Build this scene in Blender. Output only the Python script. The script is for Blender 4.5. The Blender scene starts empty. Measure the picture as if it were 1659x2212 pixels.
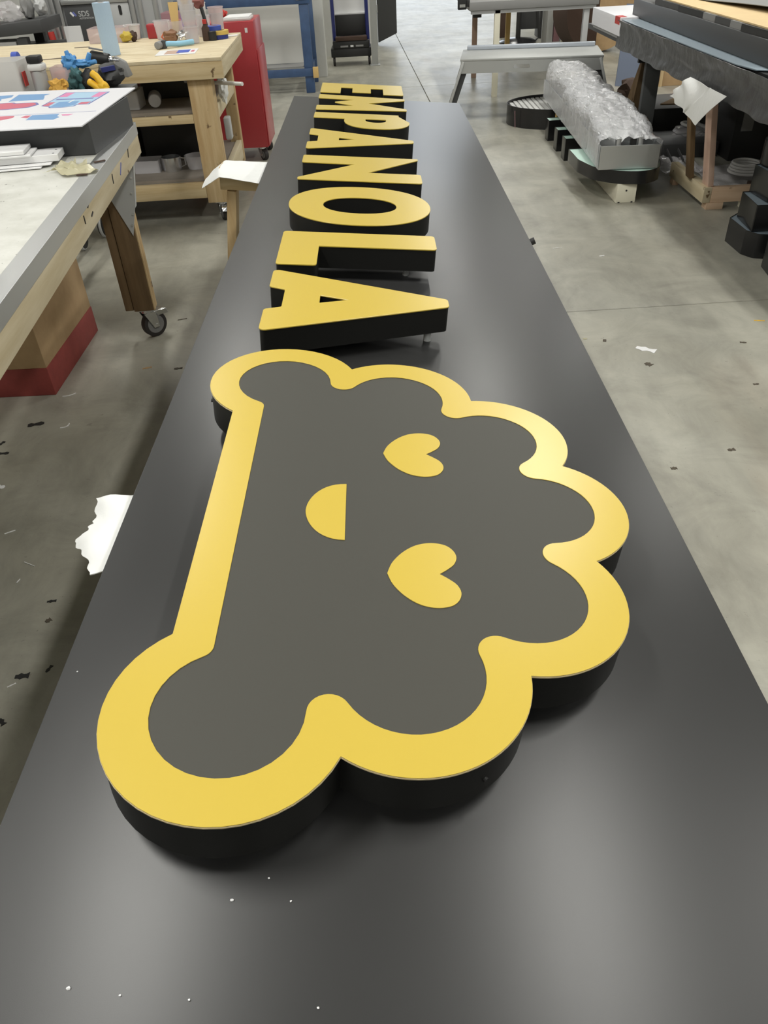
import bpy, bmesh, math, random
from mathutils import Matrix, Vector, noise
from mathutils.geometry import tessellate_polygon
random.seed(7)
SC = bpy.context.scene
COL = SC.collection
PI = math.pi
# ------------------------------------------------------------------ camera, world, exposure
cd = bpy.data.cameras.new('camera'); cam = bpy.data.objects.new('camera', cd); COL.objects.link(cam)
cd.sensor_fit = 'HORIZONTAL'; cd.sensor_width = 36.0; cd.lens = 36.0 * 1640.0 / 1659.0
cd.clip_start = 0.02; cd.clip_end = 200
CAM_H = 1.52
cam.matrix_world = Matrix(((0.9988283, 0.0469278, 0.0118271, 0.0),
                           (-0.0195623, 0.6150336, -0.7882582, 0.0),
                           (-0.0442653, 0.7871032, 0.6152310, CAM_H),
                           (0, 0, 0, 1)))
SC.camera = cam
w = bpy.data.worlds.new('world'); SC.world = w; w.use_nodes = True
w.node_tree.nodes['Background'].inputs['Color'].default_value = (0.75, 0.85, 1.0, 1)
w.node_tree.nodes['Background'].inputs['Strength'].default_value = 0.6
vs = SC.view_settings
vs.view_transform = 'Standard'; vs.look = 'None'; vs.gamma = 1.0; vs.use_curve_mapping = False
vs.exposure = -0.05
# daylight coming in through the open bay door in the far wall
def area(name, loc, rot, sx, sy, power, color):
    l = bpy.data.lights.new(name, 'AREA'); l.shape = 'RECTANGLE'; l.size = sx; l.size_y = sy
    l.energy = power; l.color = color
    o = bpy.data.objects.new(name, l); COL.objects.link(o); o.location = loc; o.rotation_euler = rot
    return o
DAY_POWER = 95; LAMP_POWER = {-4.0: 46, 0.9: 96, 6.5: 80, 11.4: 62, 16.2: 58, 20.5: 54}
area('daylight', (1.6, 23.2, 1.95), (-PI / 2, 0, 0), 4.2, 3.7, DAY_POWER, (0.86, 0.93, 1.0))
LAMP_COLOR = (1.0, 0.99, 0.935)
LAMPS = [(x, y) for x in (-5.2, -1.8, 2.2, 5.8) for y in (-4.0, 0.9, 6.5, 11.4, 16.2, 20.5)]
CEIL = 4.8

# ------------------------------------------------------------------ materials
def S(r, g, b):
    f = lambda c: (c / 255 / 12.92) if c / 255 <= .04045 else ((c / 255 + .055) / 1.055) ** 2.4
    return (f(r), f(g), f(b), 1.0)
def mat(name, col, rough=.5, metal=0.0, spec=.5, var=None, vscale=8, stretch=(1, 1, 1), bump=0.0, bscale=60,
        alpha=1.0, emit=None, estr=0, spots=None, sscale=30, sthr=.68, trans=0.0, coat=0.0, detail=6):
    m = bpy.data.materials.new(name); m.use_nodes = True
    nt = m.node_tree; b = nt.nodes['Principled BSDF']
    b.inputs['Base Color'].default_value = col; b.inputs['Roughness'].default_value = rough
    b.inputs['Metallic'].default_value = metal; b.inputs['Specular IOR Level'].default_value = spec
    b.inputs['Alpha'].default_value = alpha; b.inputs['Transmission Weight'].default_value = trans
    b.inputs['Coat Weight'].default_value = coat
    if emit: b.inputs['Emission Color'].default_value = emit; b.inputs['Emission Strength'].default_value = estr
    if var or bump or spots:
        tc = nt.nodes.new('ShaderNodeTexCoord'); mp = nt.nodes.new('ShaderNodeMapping')
        mp.inputs['Scale'].default_value = stretch
        nt.links.new(tc.outputs['Object'], mp.inputs['Vector'])
    last = None
    if var:
        n = nt.nodes.new('ShaderNodeTexNoise'); n.inputs['Scale'].default_value = vscale
        n.inputs['Detail'].default_value = detail; n.inputs['Roughness'].default_value = .62
        nt.links.new(mp.outputs['Vector'], n.inputs['Vector'])
        r = nt.nodes.new('ShaderNodeValToRGB'); r.color_ramp.elements[0].position = .32; r.color_ramp.elements[1].position = .68
        r.color_ramp.elements[0].color = var; r.color_ramp.elements[1].color = col
        nt.links.new(n.outputs['Fac'], r.inputs['Fac']); last = r.outputs['Color']
    if spots:
        n2 = nt.nodes.new('ShaderNodeTexNoise'); n2.inputs['Scale'].default_value = sscale; n2.inputs['Detail'].default_value = 3
        nt.links.new(tc.outputs['Object'], n2.inputs['Vector'])
        r2 = nt.nodes.new('ShaderNodeValToRGB'); r2.color_ramp.elements[0].position = sthr; r2.color_ramp.elements[1].position = min(1, sthr + .04)
        r2.color_ramp.elements[0].color = (0, 0, 0, 1); r2.color_ramp.elements[1].color = (1, 1, 1, 1)
        nt.links.new(n2.outputs['Fac'], r2.inputs['Fac'])
        mx = nt.nodes.new('ShaderNodeMix'); mx.data_type = 'RGBA'
        nt.links.new(r2.outputs['Color'], mx.inputs[0])
        mx.inputs[6].default_value = col
        if last: nt.links.new(last, mx.inputs[6])
        mx.inputs[7].default_value = spots; last = mx.outputs[2]
    if last: nt.links.new(last, b.inputs['Base Color'])
    if bump:
        n3 = nt.nodes.new('ShaderNodeTexNoise'); n3.inputs['Scale'].default_value = bscale; n3.inputs['Detail'].default_value = 4
        nt.links.new(mp.outputs['Vector'], n3.inputs['Vector'])
        bp = nt.nodes.new('ShaderNodeBump'); bp.inputs['Strength'].default_value = bump; bp.inputs['Distance'].default_value = .01
        nt.links.new(n3.outputs['Fac'], bp.inputs['Height']); nt.links.new(bp.outputs['Normal'], b.inputs['Normal'])
    return m
def wood(name, c1, c2, axis, rough=.65):
    st = [9, 9, 9]; st[axis] = .7
    return mat(name, c1, rough, var=c2, vscale=2.2, stretch=tuple(st), spots=S(112, 90, 64), sscale=13, sthr=.685, spec=.3)
M = {}
M['gold'] = mat('gold vinyl', S(205, 179, 74), .29, spec=.6, bump=.02, bscale=900)
M['gold_edge'] = mat('gold plate edge', S(226, 208, 164), .45)
M['sign_black'] = mat('satin black paint', (.010, .010, .009, 1), .42, spec=.45)
M['logo_face'] = mat('matte charcoal vinyl', (.052, .050, .041, 1), .55, spec=.5, bump=.03, bscale=1200)
M['panel'] = mat('satin charcoal panel paint', (.029, .029, .029, 1), .35, spec=.50, bump=.015, bscale=1100)
M['white_plastic'] = mat('white plastic', (.78, .78, .76, 1), .45)
M['peg'] = mat('clear spacer tube', (.75, .77, .77, 1), .3)
def concrete():
    """power trowelled slab: broad mottling, cloudy stains, trowel streaks, fine specks"""
    m = mat('polished concrete', (.40, .385, .35, 1), .36, bump=.06, bscale=30)
    nt = m.node_tree; b = nt.nodes['Principled BSDF']; N = nt.nodes.new; Lk = nt.links.new
    tc = N('ShaderNodeTexCoord')
    def nz(scale, detail, stretch=(1, 1, 1), rot=0.0, rough=.6, dist=0.0):
        mp = N('ShaderNodeMapping'); mp.inputs['Scale'].default_value = stretch; mp.inputs['Rotation'].default_value = (0, 0, rot)
        Lk(tc.outputs['Object'], mp.inputs['Vector'])
        n = N('ShaderNodeTexNoise'); n.inputs['Scale'].default_value = scale; n.inputs['Detail'].default_value = detail
        n.inputs['Roughness'].default_value = rough; n.inputs['Distortion'].default_value = dist
        Lk(mp.outputs['Vector'], n.inputs['Vector']); return n.outputs['Fac']
    def ramp(f, p0, c0, p1, c1):
        r = N('ShaderNodeValToRGB'); e = r.color_ramp.elements; e[0].position = p0; e[0].color = c0; e[1].position = p1; e[1].color = c1
        Lk(f, r.inputs['Fac']); return r.outputs['Color']
    def mul(c, d, k=1.0):
        x = N('ShaderNodeMix'); x.data_type = 'RGBA'; x.blend_type = 'MULTIPLY'; x.inputs[0].default_value = k
        Lk(c, x.inputs[6]); Lk(d, x.inputs[7]); return x.outputs[2]
    g1 = lambda v: (v, v, v * .985, 1)
    c = ramp(nz(.9, 5, dist=.6), .32, (.335, .320, .284, 1), .68, (.450, .440, .410, 1))
    c = mul(c, ramp(nz(3.2, 7, rough=.68, dist=.9),    .30, g1(.70), .62, g1(1.0)))
    c = mul(c, ramp(nz(7, 6, (1, .25, 1), .5), .34, g1(.80), .56, g1(1.0)), .9)
    c = mul(c, ramp(nz(1.7, 3, (1, .22, 1), -.7), .66, g1(1.0), .78, (.96, .90, .86, 1)))
    c = mul(c, ramp(nz(26, 4, rough=.7), .67, g1(1.0), .75, g1(.66)))
    c = mul(c, ramp(nz(75, 2), .70, g1(1.0), .76, g1(.55)), .7)
    c = mul(c, ramp(nz(9, 4, rough=.75, dist=1.5), .70, g1(1.0), .80, g1(.70)))
    Lk(c, b.inputs['Base Color'])
    rr = N('ShaderNodeMapRange'); rr.inputs['To Min'].default_value = .28; rr.inputs['To Max'].default_value = .50
    Lk(nz(2.4, 4), rr.inputs['Value']); Lk(rr.outputs['Result'], b.inputs['Roughness'])
    return m
M['concrete'] = concrete()
M['joint'] = mat('joint filler', (.10, .095, .085, 1), .9)
M['wall'] = mat('white painted wall', (.66, .66, .63, 1), .8, var=(.60, .60, .57, 1), vscale=3)
M['hall_wall'] = mat('dim hall wall', (.34, .34, .33, 1), .85, var=(.28, .28, .27, 1), vscale=1.5)
M['ceiling'] = mat('white ceiling deck', (.36, .37, .37, 1), .9)
M['pine_x'] = wood('pine along x', S(214, 196, 158), S(184, 158, 114), 0)
M['pine_y'] = wood('pine along y', S(212, 200, 172), S(188, 172, 138), 1)
M['pine_z'] = wood('pine along z', S(210, 188, 148), S(176, 146, 102), 2)
M['dark_wood'] = wood('weathered brown wood', S(126, 104, 76), S(96, 78, 56), 2, .8)
M['pink_wood_z'] = wood('pinkish pine upright', S(224, 196, 178), S(200, 166, 148), 2)
M['pink_wood_x'] = wood('pinkish pine rail', S(226, 200, 172), S(204, 172, 142), 0)
M['ply'] = mat('worn plywood top', S(220, 208, 180), .6, var=S(196, 178, 142), vscale=7, stretch=(1, 6, 1), spots=S(120, 104, 80), sscale=14, sthr=.74)
M['white_top'] = mat('scuffed white worktop', S(212, 212, 206), .5, var=S(188, 188, 180), vscale=9, spots=S(120, 120, 112), sscale=55, sthr=.69)
M['alu'] = mat('aluminium', (.62, .63, .63, 1), .35, metal=.9, bump=.02, bscale=200)
M['alu_dull'] = mat('dull grey metal', (.42, .43, .42, 1), .5, metal=.35)
M['steel'] = mat('bright steel', (.75, .76, .77, 1), .22, metal=1)
M['rubber'] = mat('dark rubber', (.03, .026, .025, 1), .7)
M['wheel_grey'] = mat('grey wheel core', (.20, .20, .20, 1), .5)
M['white_sheet'] = mat('white sheet', (.80, .80, .80, 1), .45)
M['print_white'] = mat('printed white film', (.80, .80, .84, 1), .35)
M['print_blue'] = mat('blue ink', S(112, 158, 206), .4)
M['print_navy'] = mat('violet blue ink', S(104, 112, 176), .4)
M['print_red'] = mat('red ink', S(206, 100, 122), .4)
M['print_pink'] = mat('pink ink', S(222, 130, 178), .4)
M['print_sky'] = mat('pale blue ink', S(170, 205, 230), .4)
M['foam'] = mat('white packing foam', (.82, .83, .82, 1), .7, bump=.15, bscale=40)
M['card'] = mat('brown cardboard', S(196, 166, 126), .85, var=S(176, 146, 108), vscale=5)
M['card_red'] = mat('red printed cardboard', S(156, 70, 64), .7, var=S(136, 60, 56), vscale=12)
M['card_top'] = mat('tan cardboard sheet', S(232, 206, 158), .85, var=S(220, 192, 146), vscale=3)
M['red'] = mat('red enamel', S(172, 54, 60), .32)
M['red_matte'] = mat('red plastic', S(190, 58, 52), .55)
M['blue_paint'] = mat('blue enamel', S(64, 90, 128), .45, var=S(52, 74, 108), vscale=7)
M['navy_paint'] = mat('dark blue enamel', S(44, 52, 116), .45)
M['black'] = mat('black plastic', (.018, .018, .018, 1), .5)
M['black_gloss'] = mat('glossy black paint', (.012, .012, .013, 1), .22)
M['dark_grey'] = mat('dark grey plastic', (.055, .056, .057, 1), .5)
M['charcoal_panel'] = mat('charcoal panel', (.060, .062, .064, 1), .5)
M['grey_box'] = mat('grey plastic', (.26, .26, .255, 1), .6)
M['light_grey'] = mat('light grey metal', (.50, .51, .51, 1), .45, metal=.15)
M['grey_shelf'] = mat('grey shelf board', S(140, 132, 122), .7, var=S(122, 114, 104), vscale=4)
M['clear'] = mat('clear plastic', (.80, .78, .80, 1), .18, alpha=.34, spec=.6)
M['clear_pink'] = mat('pinkish translucent plastic', (.74, .62, .62, 1), .3, alpha=.5)
M['frost'] = mat('frosted plastic', (.80, .79, .77, 1), .35, alpha=.72)
M['film'] = mat('crinkled clear film', (.80, .81, .83, 1), .07, alpha=.40, spec=1.0, bump=.5, bscale=60)
M['black_film'] = mat('crinkled black film', (.055, .056, .057, 1), .36, bump=.5, bscale=18, spec=.6)
M['blue_paper'] = mat('blue paper towel', S(178, 202, 224), .9, bump=.2, bscale=120)
M['blue_cloth'] = mat('pale blue cloth', S(150, 200, 226), .9)
M['glove_blue'] = mat('blue nitrile', S(84, 150, 210), .5)
M['teal'] = mat('teal rag', S(92, 140, 144), .8, var=S(40, 66, 70), vscale=16)
M['yellow'] = mat('yellow plastic', S(238, 188, 44), .5)
M['sponge'] = mat('yellow brown sponge', S(214, 166, 78), .9, bump=.8, bscale=60)
M['tape_yellow'] = mat('tan tape', S(212, 182, 96), .6)
M['tape_blue'] = mat('blue tape', S(64, 88, 182), .6)
M['tape_navy'] = mat('navy tape', S(44, 56, 128), .6)
M['orange'] = mat('orange liquid', S(206, 112, 84), .5, alpha=.8)
M['tan'] = mat('tan wood stick', S(204, 172, 110), .7)
M['purple'] = mat('violet plastic', S(160, 120, 200), .5)
M['dark_brown'] = mat('dark brown', S(70, 52, 42), .8)
M['acrylic_edge'] = mat('pale green acrylic edge', S(196, 226, 214), .3)
M['glue'] = mat('dried glue film', S(208, 202, 168), .35, alpha=.62)
M['ledge'] = mat('blue grey brushed ledge', S(150, 165, 176), .32, metal=.3)
M['mauve'] = mat('mauve board', S(150, 112, 118), .7)
M['cream'] = mat('cream painted block', S(226, 222, 202), .6)
M['lamp_glow'] = mat('lamp diffuser', (.9, .9, .9, 1), .5, emit=(1.0, .965, .90, 1), estr=6)

# ------------------------------------------------------------------ geometry helpers
PM = {}
class B:
    """collects shapes in the frame's coordinates and links them as one mesh object"""
    def __init__(self, frame=None): self.bm = bmesh.new(); self.f = frame or Matrix.Identity(4)
    def _add(self, vs, fs, T=None):
        v = [self.bm.verts.new((T @ Vector(p)) if T else p) for p in vs]
        for f in fs:
            try: self.bm.faces.new([v[i] for i in f])
            except ValueError: pass
        return self
    def box(self, x0, x1, y0, y1, z0, z1, T=None):
        vs = [(x0, y0, z0), (x1, y0, z0), (x1, y1, z0), (x0, y1, z0), (x0, y0, z1), (x1, y0, z1), (x1, y1, z1), (x0, y1, z1)]
        return self._add(vs, [(0, 3, 2, 1), (4, 5, 6, 7), (0, 1, 5, 4), (1, 2, 6, 5), (2, 3, 7, 6), (3, 0, 4, 7)], T)
    def hexa(self, bottom, top):
        return self._add(list(bottom) + list(top), [(3, 2, 1, 0), (4, 5, 6, 7), (0, 1, 5, 4), (1, 2, 6, 5), (2, 3, 7, 6), (3, 0, 4, 7)])
    def beam(self, p, q, w, d, up=(0, 0, 1)):
        p, q = Vector(p), Vector(q); a = (q - p).normalized(); u = Vector(up)
        s = a.cross(u)
        if s.length < 1e-4: s = a.cross(Vector((0, 1, 0)))
        s.normalize(); t = s.cross(a).normalized()
        c = [s * (w / 2) + t * (d / 2), -s * (w / 2) + t * (d / 2), -s * (w / 2) - t * (d / 2), s * (w / 2) - t * (d / 2)]
        return self.hexa([p + k for k in c], [q + k for k in c])
    def cyl(self, p, q, r, r2=None, n=18, caps=True):
        r2 = r if r2 is None else r2
        p, q = Vector(p), Vector(q); a = (q - p).normalized()
        s = a.orthogonal().normalized(); t = a.cross(s)
        vs = []
        for c, rr in ((p, r), (q, r2)):
            for i in range(n):
                k = 2 * PI * i / n; vs.append(c + (s * math.cos(k) + t * math.sin(k)) * rr)
        fs = [(i, (i + 1) % n, n + (i + 1) % n, n + i) for i in range(n)]
        if caps: fs += [tuple(range(n - 1, -1, -1)), tuple(range(n, 2 * n))]
        return self._add(vs, fs)
    def tube(self, pts, r, n=8, closed=False):
        pts = [Vector(p) for p in pts]; vs = []; fs = []; m = len(pts)
        prev = None
        for i, p in enumerate(pts):
            a = (pts[(i + 1) % m] - pts[i - 1]) if closed else (pts[min(i + 1, m - 1)] - pts[max(i - 1, 0)])
            a.normalize()
            s = a.orthogonal().normalized() if prev is None else (prev - a * prev.dot(a)).normalized()
            prev = s; t = a.cross(s)
            for k in range(n):
                g = 2 * PI * k / n; vs.append(p + (s * math.cos(g) + t * math.sin(g)) * r)
        for i in range(m if closed else m - 1):
            j = (i + 1) % m
            for k in range(n): fs.append((i * n + k, i * n + (k + 1) % n, j * n + (k + 1) % n, j * n + k))
        if not closed: fs += [tuple(range(n - 1, -1, -1)), tuple(range((m - 1) * n, m * n))]
        return self._add(vs, fs)
    def prism(self, loops, z0, z1, T=None):
        flat = [p for l in loops for p in l]
        tris = tessellate_polygon([[Vector((p[0], p[1], 0)) for p in l] for l in loops])
        n = len(flat); vs = [(p[0], p[1], z1) for p in flat] + [(p[0], p[1], z0) for p in flat]
        fs = []
        for t in tris:
            a, b, c = [flat[i] for i in t]
            s = (b[0] - a[0]) * (c[1] - a[1]) - (b[1] - a[1]) * (c[0] - a[0])
            if abs(s) < 1e-12: continue
            t = t if s > 0 else (t[0], t[2], t[1])
            fs.append(t); fs.append((t[2] + n, t[1] + n, t[0] + n))
        o = 0
        for l in loops:
            m = len(l)
            for i in range(m):
                fs.append((o + i, o + n + i, o + n + (i + 1) % m, o + (i + 1) % m))
            o += m
        return self._add(vs, fs, T)
    def lathe(self, cx, cy, prof, n=20, T=None):
        vs = []; fs = []
        for r, z in prof:
            for i in range(n): k = 2 * PI * i / n; vs.append((cx + r * math.cos(k), cy + r * math.sin(k), z))
        for j in range(len(prof) - 1):
            for i in range(n): fs.append((j * n + i, j * n + (i + 1) % n, (j + 1) * n + (i + 1) % n, (j + 1) * n + i))
        return self._add(vs, fs, T)
    def grid(self, fn, nu, nv, thick=0.003):
        vs = [Vector(fn(i / nu, j / nv)) for j in range(nv + 1) for i in range(nu + 1)]
        nrm = [Vector((0, 0, 0)) for _ in vs]; W = nu + 1; fs = []
        for j in range(nv):
            for i in range(nu):
                q = (j * W + i, j * W + i + 1, (j + 1) * W + i + 1, (j + 1) * W + i); fs.append(q)
                nn = (vs[q[1]] - vs[q[0]]).cross(vs[q[3]] - vs[q[0]])
                for k in q: nrm[k] += nn
        N = len(vs); back = [v - (m.normalized() if m.length else m) * thick for v, m in zip(vs, nrm)]
        rim = [(i, i + 1) for i in range(nu)] + [(j * W + nu, (j + 1) * W + nu) for j in range(nv)] + \
              [(nv * W + i + 1, nv * W + i) for i in range(nu)] + [((j + 1) * W, j * W) for j in range(nv)]
        F = fs + [tuple(k + N for k in reversed(q)) for q in fs] + [(b, a, a + N, b + N) for a, b in rim]
        return self._add(vs + back, F)
    def blob(self, c, r, amp=.2, seed=0, sub=3, scale=(1, 1, 1)):
        b2 = bmesh.new(); bmesh.ops.create_icosphere(b2, subdivisions=sub, radius=1)
        vs = []
        for v in b2.verts:
            k = 1 + amp * noise.noise(v.co * 2.3 + Vector((seed * 3.7, seed, 0)))
            vs.append(Vector((v.co.x * r * scale[0] * k + c[0], v.co.y * r * scale[1] * k + c[1], v.co.z * r * scale[2] * k + c[2])))
        fs = [tuple(v.index for v in f.verts) for f in b2.faces]; b2.free()
        return self._add(vs, fs)
    def build(self, name, m, parent=None, bevel=0, seg=2, smooth=35, label=None):
        bm = self.bm
        bmesh.ops.recalc_face_normals(bm, faces=bm.faces[:])
        if bevel:
            e = [e for e in bm.edges if len(e.link_faces) == 2 and e.calc_face_angle(0) > .6]
            if e: bmesh.ops.bevel(bm, geom=e, offset=bevel, segments=seg, affect='EDGES', profile=.5, clamp_overlap=True)
        pm = PM[parent.name] if parent else Matrix.Identity(4)
        own = Matrix.Identity(4)
        T = pm.inverted() @ self.f
        if parent is None:                                   # a thing of one mesh: its origin goes to its own base
            pts = [self.f @ v.co for v in bm.verts]
            x = sum(p.x for p in pts) / len(pts); y = sum(p.y for p in pts) / len(pts); z = min(p.z for p in pts)
            own = Matrix.Translation((x, y, z)); T = own.inverted() @ self.f
        bmesh.ops.transform(bm, matrix=T, verts=bm.verts[:])
        me = bpy.data.meshes.new(name); bm.to_mesh(me); bm.free()
        for p in me.polygons: p.use_smooth = True
        me.set_sharp_from_angle(angle=math.radians(smooth))
        me.materials.append(M[m] if isinstance(m, str) else m)
        o = bpy.data.objects.new(name, me); COL.objects.link(o)
        if parent: o.parent = parent; PM[o.name] = pm
        else: o.matrix_world = own; PM[o.name] = own
        if label: o['label'] = label
        return o
def tag(o, label, cat, group=None):
    o['label'] = label; o['category'] = cat
    if group: o['group'] = group
    return o
def thing(name, label, cat, loc=(0, 0, 0), rz=0, group=None, mw=None):
    o = bpy.data.objects.new(name, None); COL.objects.link(o); o.empty_display_size = .1
    o.matrix_world = mw if mw is not None else Matrix.Translation(loc) @ Matrix.Rotation(rz, 4, 'Z')
    PM[o.name] = o.matrix_world.copy()
    return tag(o, label, cat, group)
def struct(o): o['kind'] = 'structure'; return o
def dup(root, mw, label=None, group=None):
    r = root.copy(); COL.objects.link(r); r.matrix_world = mw; PM[r.name] = mw.copy()
    if label: r['label'] = label
    if group: r['group'] = group
    for ch in list(root.children):
        c = ch.copy(); COL.objects.link(c); c.parent = r
        for g in ch.children: d = g.copy(); COL.objects.link(d); d.parent = c
    return r
def rounded(pts, r, n=5):
    out = []; m = len(pts)
    for i in range(m):
        rr = r[i] if isinstance(r, (list, tuple)) else r
        p = Vector(pts[i]); a = Vector(pts[i - 1]) - p; b = Vector(pts[(i + 1) % m]) - p
        ang = a.angle(b) if a.length and b.length else PI
        if rr <= 0 or ang > 3.05: out.append(tuple(p)); continue
        t = min(rr / math.tan(ang / 2), a.length * .45, b.length * .45); rr = t * math.tan(ang / 2)
        a.normalize(); b.normalize()
        c = p + (a + b).normalized() * (rr / math.sin(ang / 2))
        s = p + a * t - c; e = p + b * t - c
        a0 = math.atan2(s.y, s.x); da = math.atan2(e.y, e.x) - a0
        while da > PI: da -= 2 * PI
        while da < -PI: da += 2 * PI
        for k in range(n + 1): out.append((c.x + rr * math.cos(a0 + da * k / n), c.y + rr * math.sin(a0 + da * k / n)))
    return out
def ell(cx, cy, rx, ry, n=48, p=2.0):
    o = []
    for i in range(n):
        k = 2 * PI * i / n; c, s = math.cos(k), math.sin(k)
        o.append((cx + rx * math.copysign(abs(c) ** (2 / p), c), cy + ry * math.copysign(abs(s) ** (2 / p), s)))
    return o
def inset(loop, d):
    m = len(loop); o = []
    A = sum(loop[i - 1][0] * loop[i][1] - loop[i][0] * loop[i - 1][1] for i in range(m))
    sg = 1 if A > 0 else -1
    for i in range(m):
        a = Vector(loop[i - 1]); p = Vector(loop[i]); b = Vector(loop[(i + 1) % m])
        u = (p - a); v = (b - p)
        if u.length < 1e-7 or v.length < 1e-7: o.append(tuple(p)); continue
        u.normalize(); v.normalize()
        n = Vector((-u.y - v.y, u.x + v.x)); 
        if n.length < 1e-5: o.append(tuple(p)); continue
        n.normalize(); k = max(.5, n.dot(Vector((-u.y, u.x))))
        o.append((p.x + sg * n.x * d / k, p.y + sg * n.y * d / k))
    return o

# ------------------------------------------------------------------ the setting
fl = struct(B().box(-9, 9, -6, 24, -.20, -.012).build('floor', 'joint'))
FR = Matrix.Translation((.583, 8.87, 0)) @ Matrix.Rotation(math.radians(1.6), 4, 'Z')
g = .0035
for xa, xb, rows in ((-9.4, 0, ((-14.6, -5.44), (-5.44, .9), (.9, 7.2), (7.2, 15.6))), (0, 8.6, ((-14.6, -11.8), (-11.8, -5.44), (-5.44, .9), (.9, 7.2), (7.2, 15.6)))):
    for ya, yb in rows:
        if xa < -1 and ya == -5.44: continue
        if xa < -1 and yb == -5.44: yb = .9
        B(FR).box(xa + g, xb - g, max(ya, -14.5) + g, yb - g, -.10, 0).build('slab', 'concrete', fl, bevel=.002, seg=1)
struct(B().box(-9.2, -9.0, -6, 24, 0, CEIL).build('wall_left', 'hall_wall'))
struct(B().box(9.0, 9.2, -6, 24, 0, CEIL).build('wall_right', 'hall_wall'))
struct(B().box(-9.2, 9.2, -6.2, -6, 0, CEIL).build('wall_back', 'hall_wall'))
wf = B(); wf.box(-9.2, -.6, 24, 24.2, 0, CEIL); wf.box(3.8, 9.2, 24, 24.2, 0, CEIL); wf.box(-.6, 3.8, 24, 24.2, 3.9, CEIL)
struct(wf.build('wall_far', 'hall_wall'))
ce = struct(B().box(-9.2, 9.2, -6.2, 24.2, CEIL, CEIL + .2).build('ceiling', 'ceiling'))
struct(B().box(-9, -.60, 10.84, 11.0, 0, CEIL).build('wall_partition', 'wall'))
struct(B().box(-.690, -.560, 10.80, 11.04, 0, 3.0).build('trim_partition_corner', 'wall', bevel=.004))
struct(B().box(-3, .02, 12.6, 12.75, 0, CEIL).build('wall_recess', 'wall'))
# ceiling luminaires: housing + glowing diffuser, each with its own lamp
def luminaire(x, y, k):
    t = thing('ceiling_light', 'long white strip light under the ceiling', 'light', (x, y, CEIL - .14), group='strip lights in rows under the ceiling')
    B().box(x - .17, x + .17, y - 1.0, y + 1.0, CEIL - .12, CEIL - .005).build('housing', 'light_grey', t, bevel=.01)
    B().box(x - .14, x + .14, y - .97, y + .97, CEIL - .14, CEIL - .121).build('diffuser', 'lamp_glow', t)
    area('lamp', (x, y, CEIL - .15), (0, 0, 0), .28, 1.9, LAMP_POWER[y], LAMP_COLOR)
for k, (x, y) in enumerate(LAMPS): luminaire(x, y, k)

# ------------------------------------------------------------------ the black sign panel, tilted 5 degrees across, and what lies on it
SF = Matrix.Translation((0, 0, CAM_H)) @ Matrix.Rotation(math.radians(5), 4, 'Y') @ Matrix.Translation((0, 0, -1.58))
ZP = .80
def sthing(name, label, cat, x, y, z=ZP, group=None):
    return thing(name, label, cat, group=group, mw=SF @ Matrix.Translation((x, y, z)))
pn = sthing('sign_board', 'long satin charcoal sign panel lying tilted on low stands, lettered in gold', 'panel', .088, 2.36, ZP - .05)
B(SF).box(-.369, .545, .02, 4.707, ZP - .004, ZP).build('face_sheet', 'panel', pn, bevel=.0012)
fr = B(SF)
for a in ((-.365, -.325, .03, 4.70), (.501, .541, .03, 4.70), (-.325, .501, .03, .07), (-.325, .501, 4.66, 4.70)): fr.box(*a, ZP - .05, ZP - .004)
for yy in (1.2, 2.35, 3.5): fr.box(-.325, .501, yy - .02, yy + .02, ZP - .048, ZP - .004)
fr.build('return_frame', 'alu_dull', pn)
B(SF).cyl((.545, 2.46, ZP - .025), (.569, 2.46, ZP - .012), .011).build('edge_bolt', 'black', pn)

ZB, ZF = .832, .892
def channel(name, label, cat, loops, pegs, group):
    o = loops[0]; cx = sum(p[0] for p in o) / len(o); cy = sum(p[1] for p in o) / len(o)
    t = sthing(name, label, cat, cx, cy, ZP, group)
    ins = [inset(o, .0015)] + [inset(l, -.0015) for l in loops[1:]]
    B(SF).prism(ins, ZB, ZF - .003).build('letter_can', 'sign_black', t, smooth=30)
    return t
def letter(name, label, loops, pegs):
    t = channel(name, label, 'letter', loops, pegs, 'gold letters on the sign panel')
    B(SF).prism(loops, ZF - .003, ZF).build('letter_face', 'gold', t, bevel=.0006, seg=1, smooth=30)
    for px, py in pegs: B(SF).cyl((px, py, ZP), (px, py, ZB + .001), .0085, n=14).build('standoff', 'peg', t)
    return t
XL, XR = -.206, .2115
RC = .008
def rnd(pts, r=RC): return rounded(pts, r)
E_ = rnd([(XL, 4.563), (XL, 4.284), (-.1045, 4.284), (-.1045, 4.441), (-.046, 4.441), (-.046, 4.316), (.048, 4.316), (.048, 4.441), (.110, 4.441), (.110, 4.284), (XR, 4.284), (XR, 4.563)], [.01, .01, 0, 0, 0, 0, 0, 0, 0, 0, .01, .01])
letter('letter_e', 'gold letter E lying at the far end of the black panel', [E_], [(-.15, 4.5), (.16, 4.5)])
my = 4.0405
Mm = [(XL, .190), (XR, .1475), (XR, .104), (.034, 0), (XR, -.104), (XR, -.1475), (XL, -.190), (XL, -.089), (-.035, -.073), (-.124, -.010), (-.124, .010), (-.035, .073), (XL, .089)]
M_ = rnd([(x, my + d) for x, d in Mm], [.008, .008, .008, 0, .008, .008, .008, .008, 0, .006, .006, 0, .008])
letter('letter_m', 'gold letter M between the E and the P', [M_], [(-.17, my + .14), (.17, my - .125), (-.17, my - .14)])
P_ = [(XL, 3.788), (XL, 3.674), (-.072, 3.674)] 
bowl = [(-.072, 3.640)]
for i in range(1, 20):
    k = PI * i / 20; bowl.append((.070 - .142 * math.copysign(abs(math.cos(k)) ** .85, math.cos(k)), 3.640 - .151 * math.sin(k) ** .9))
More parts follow.
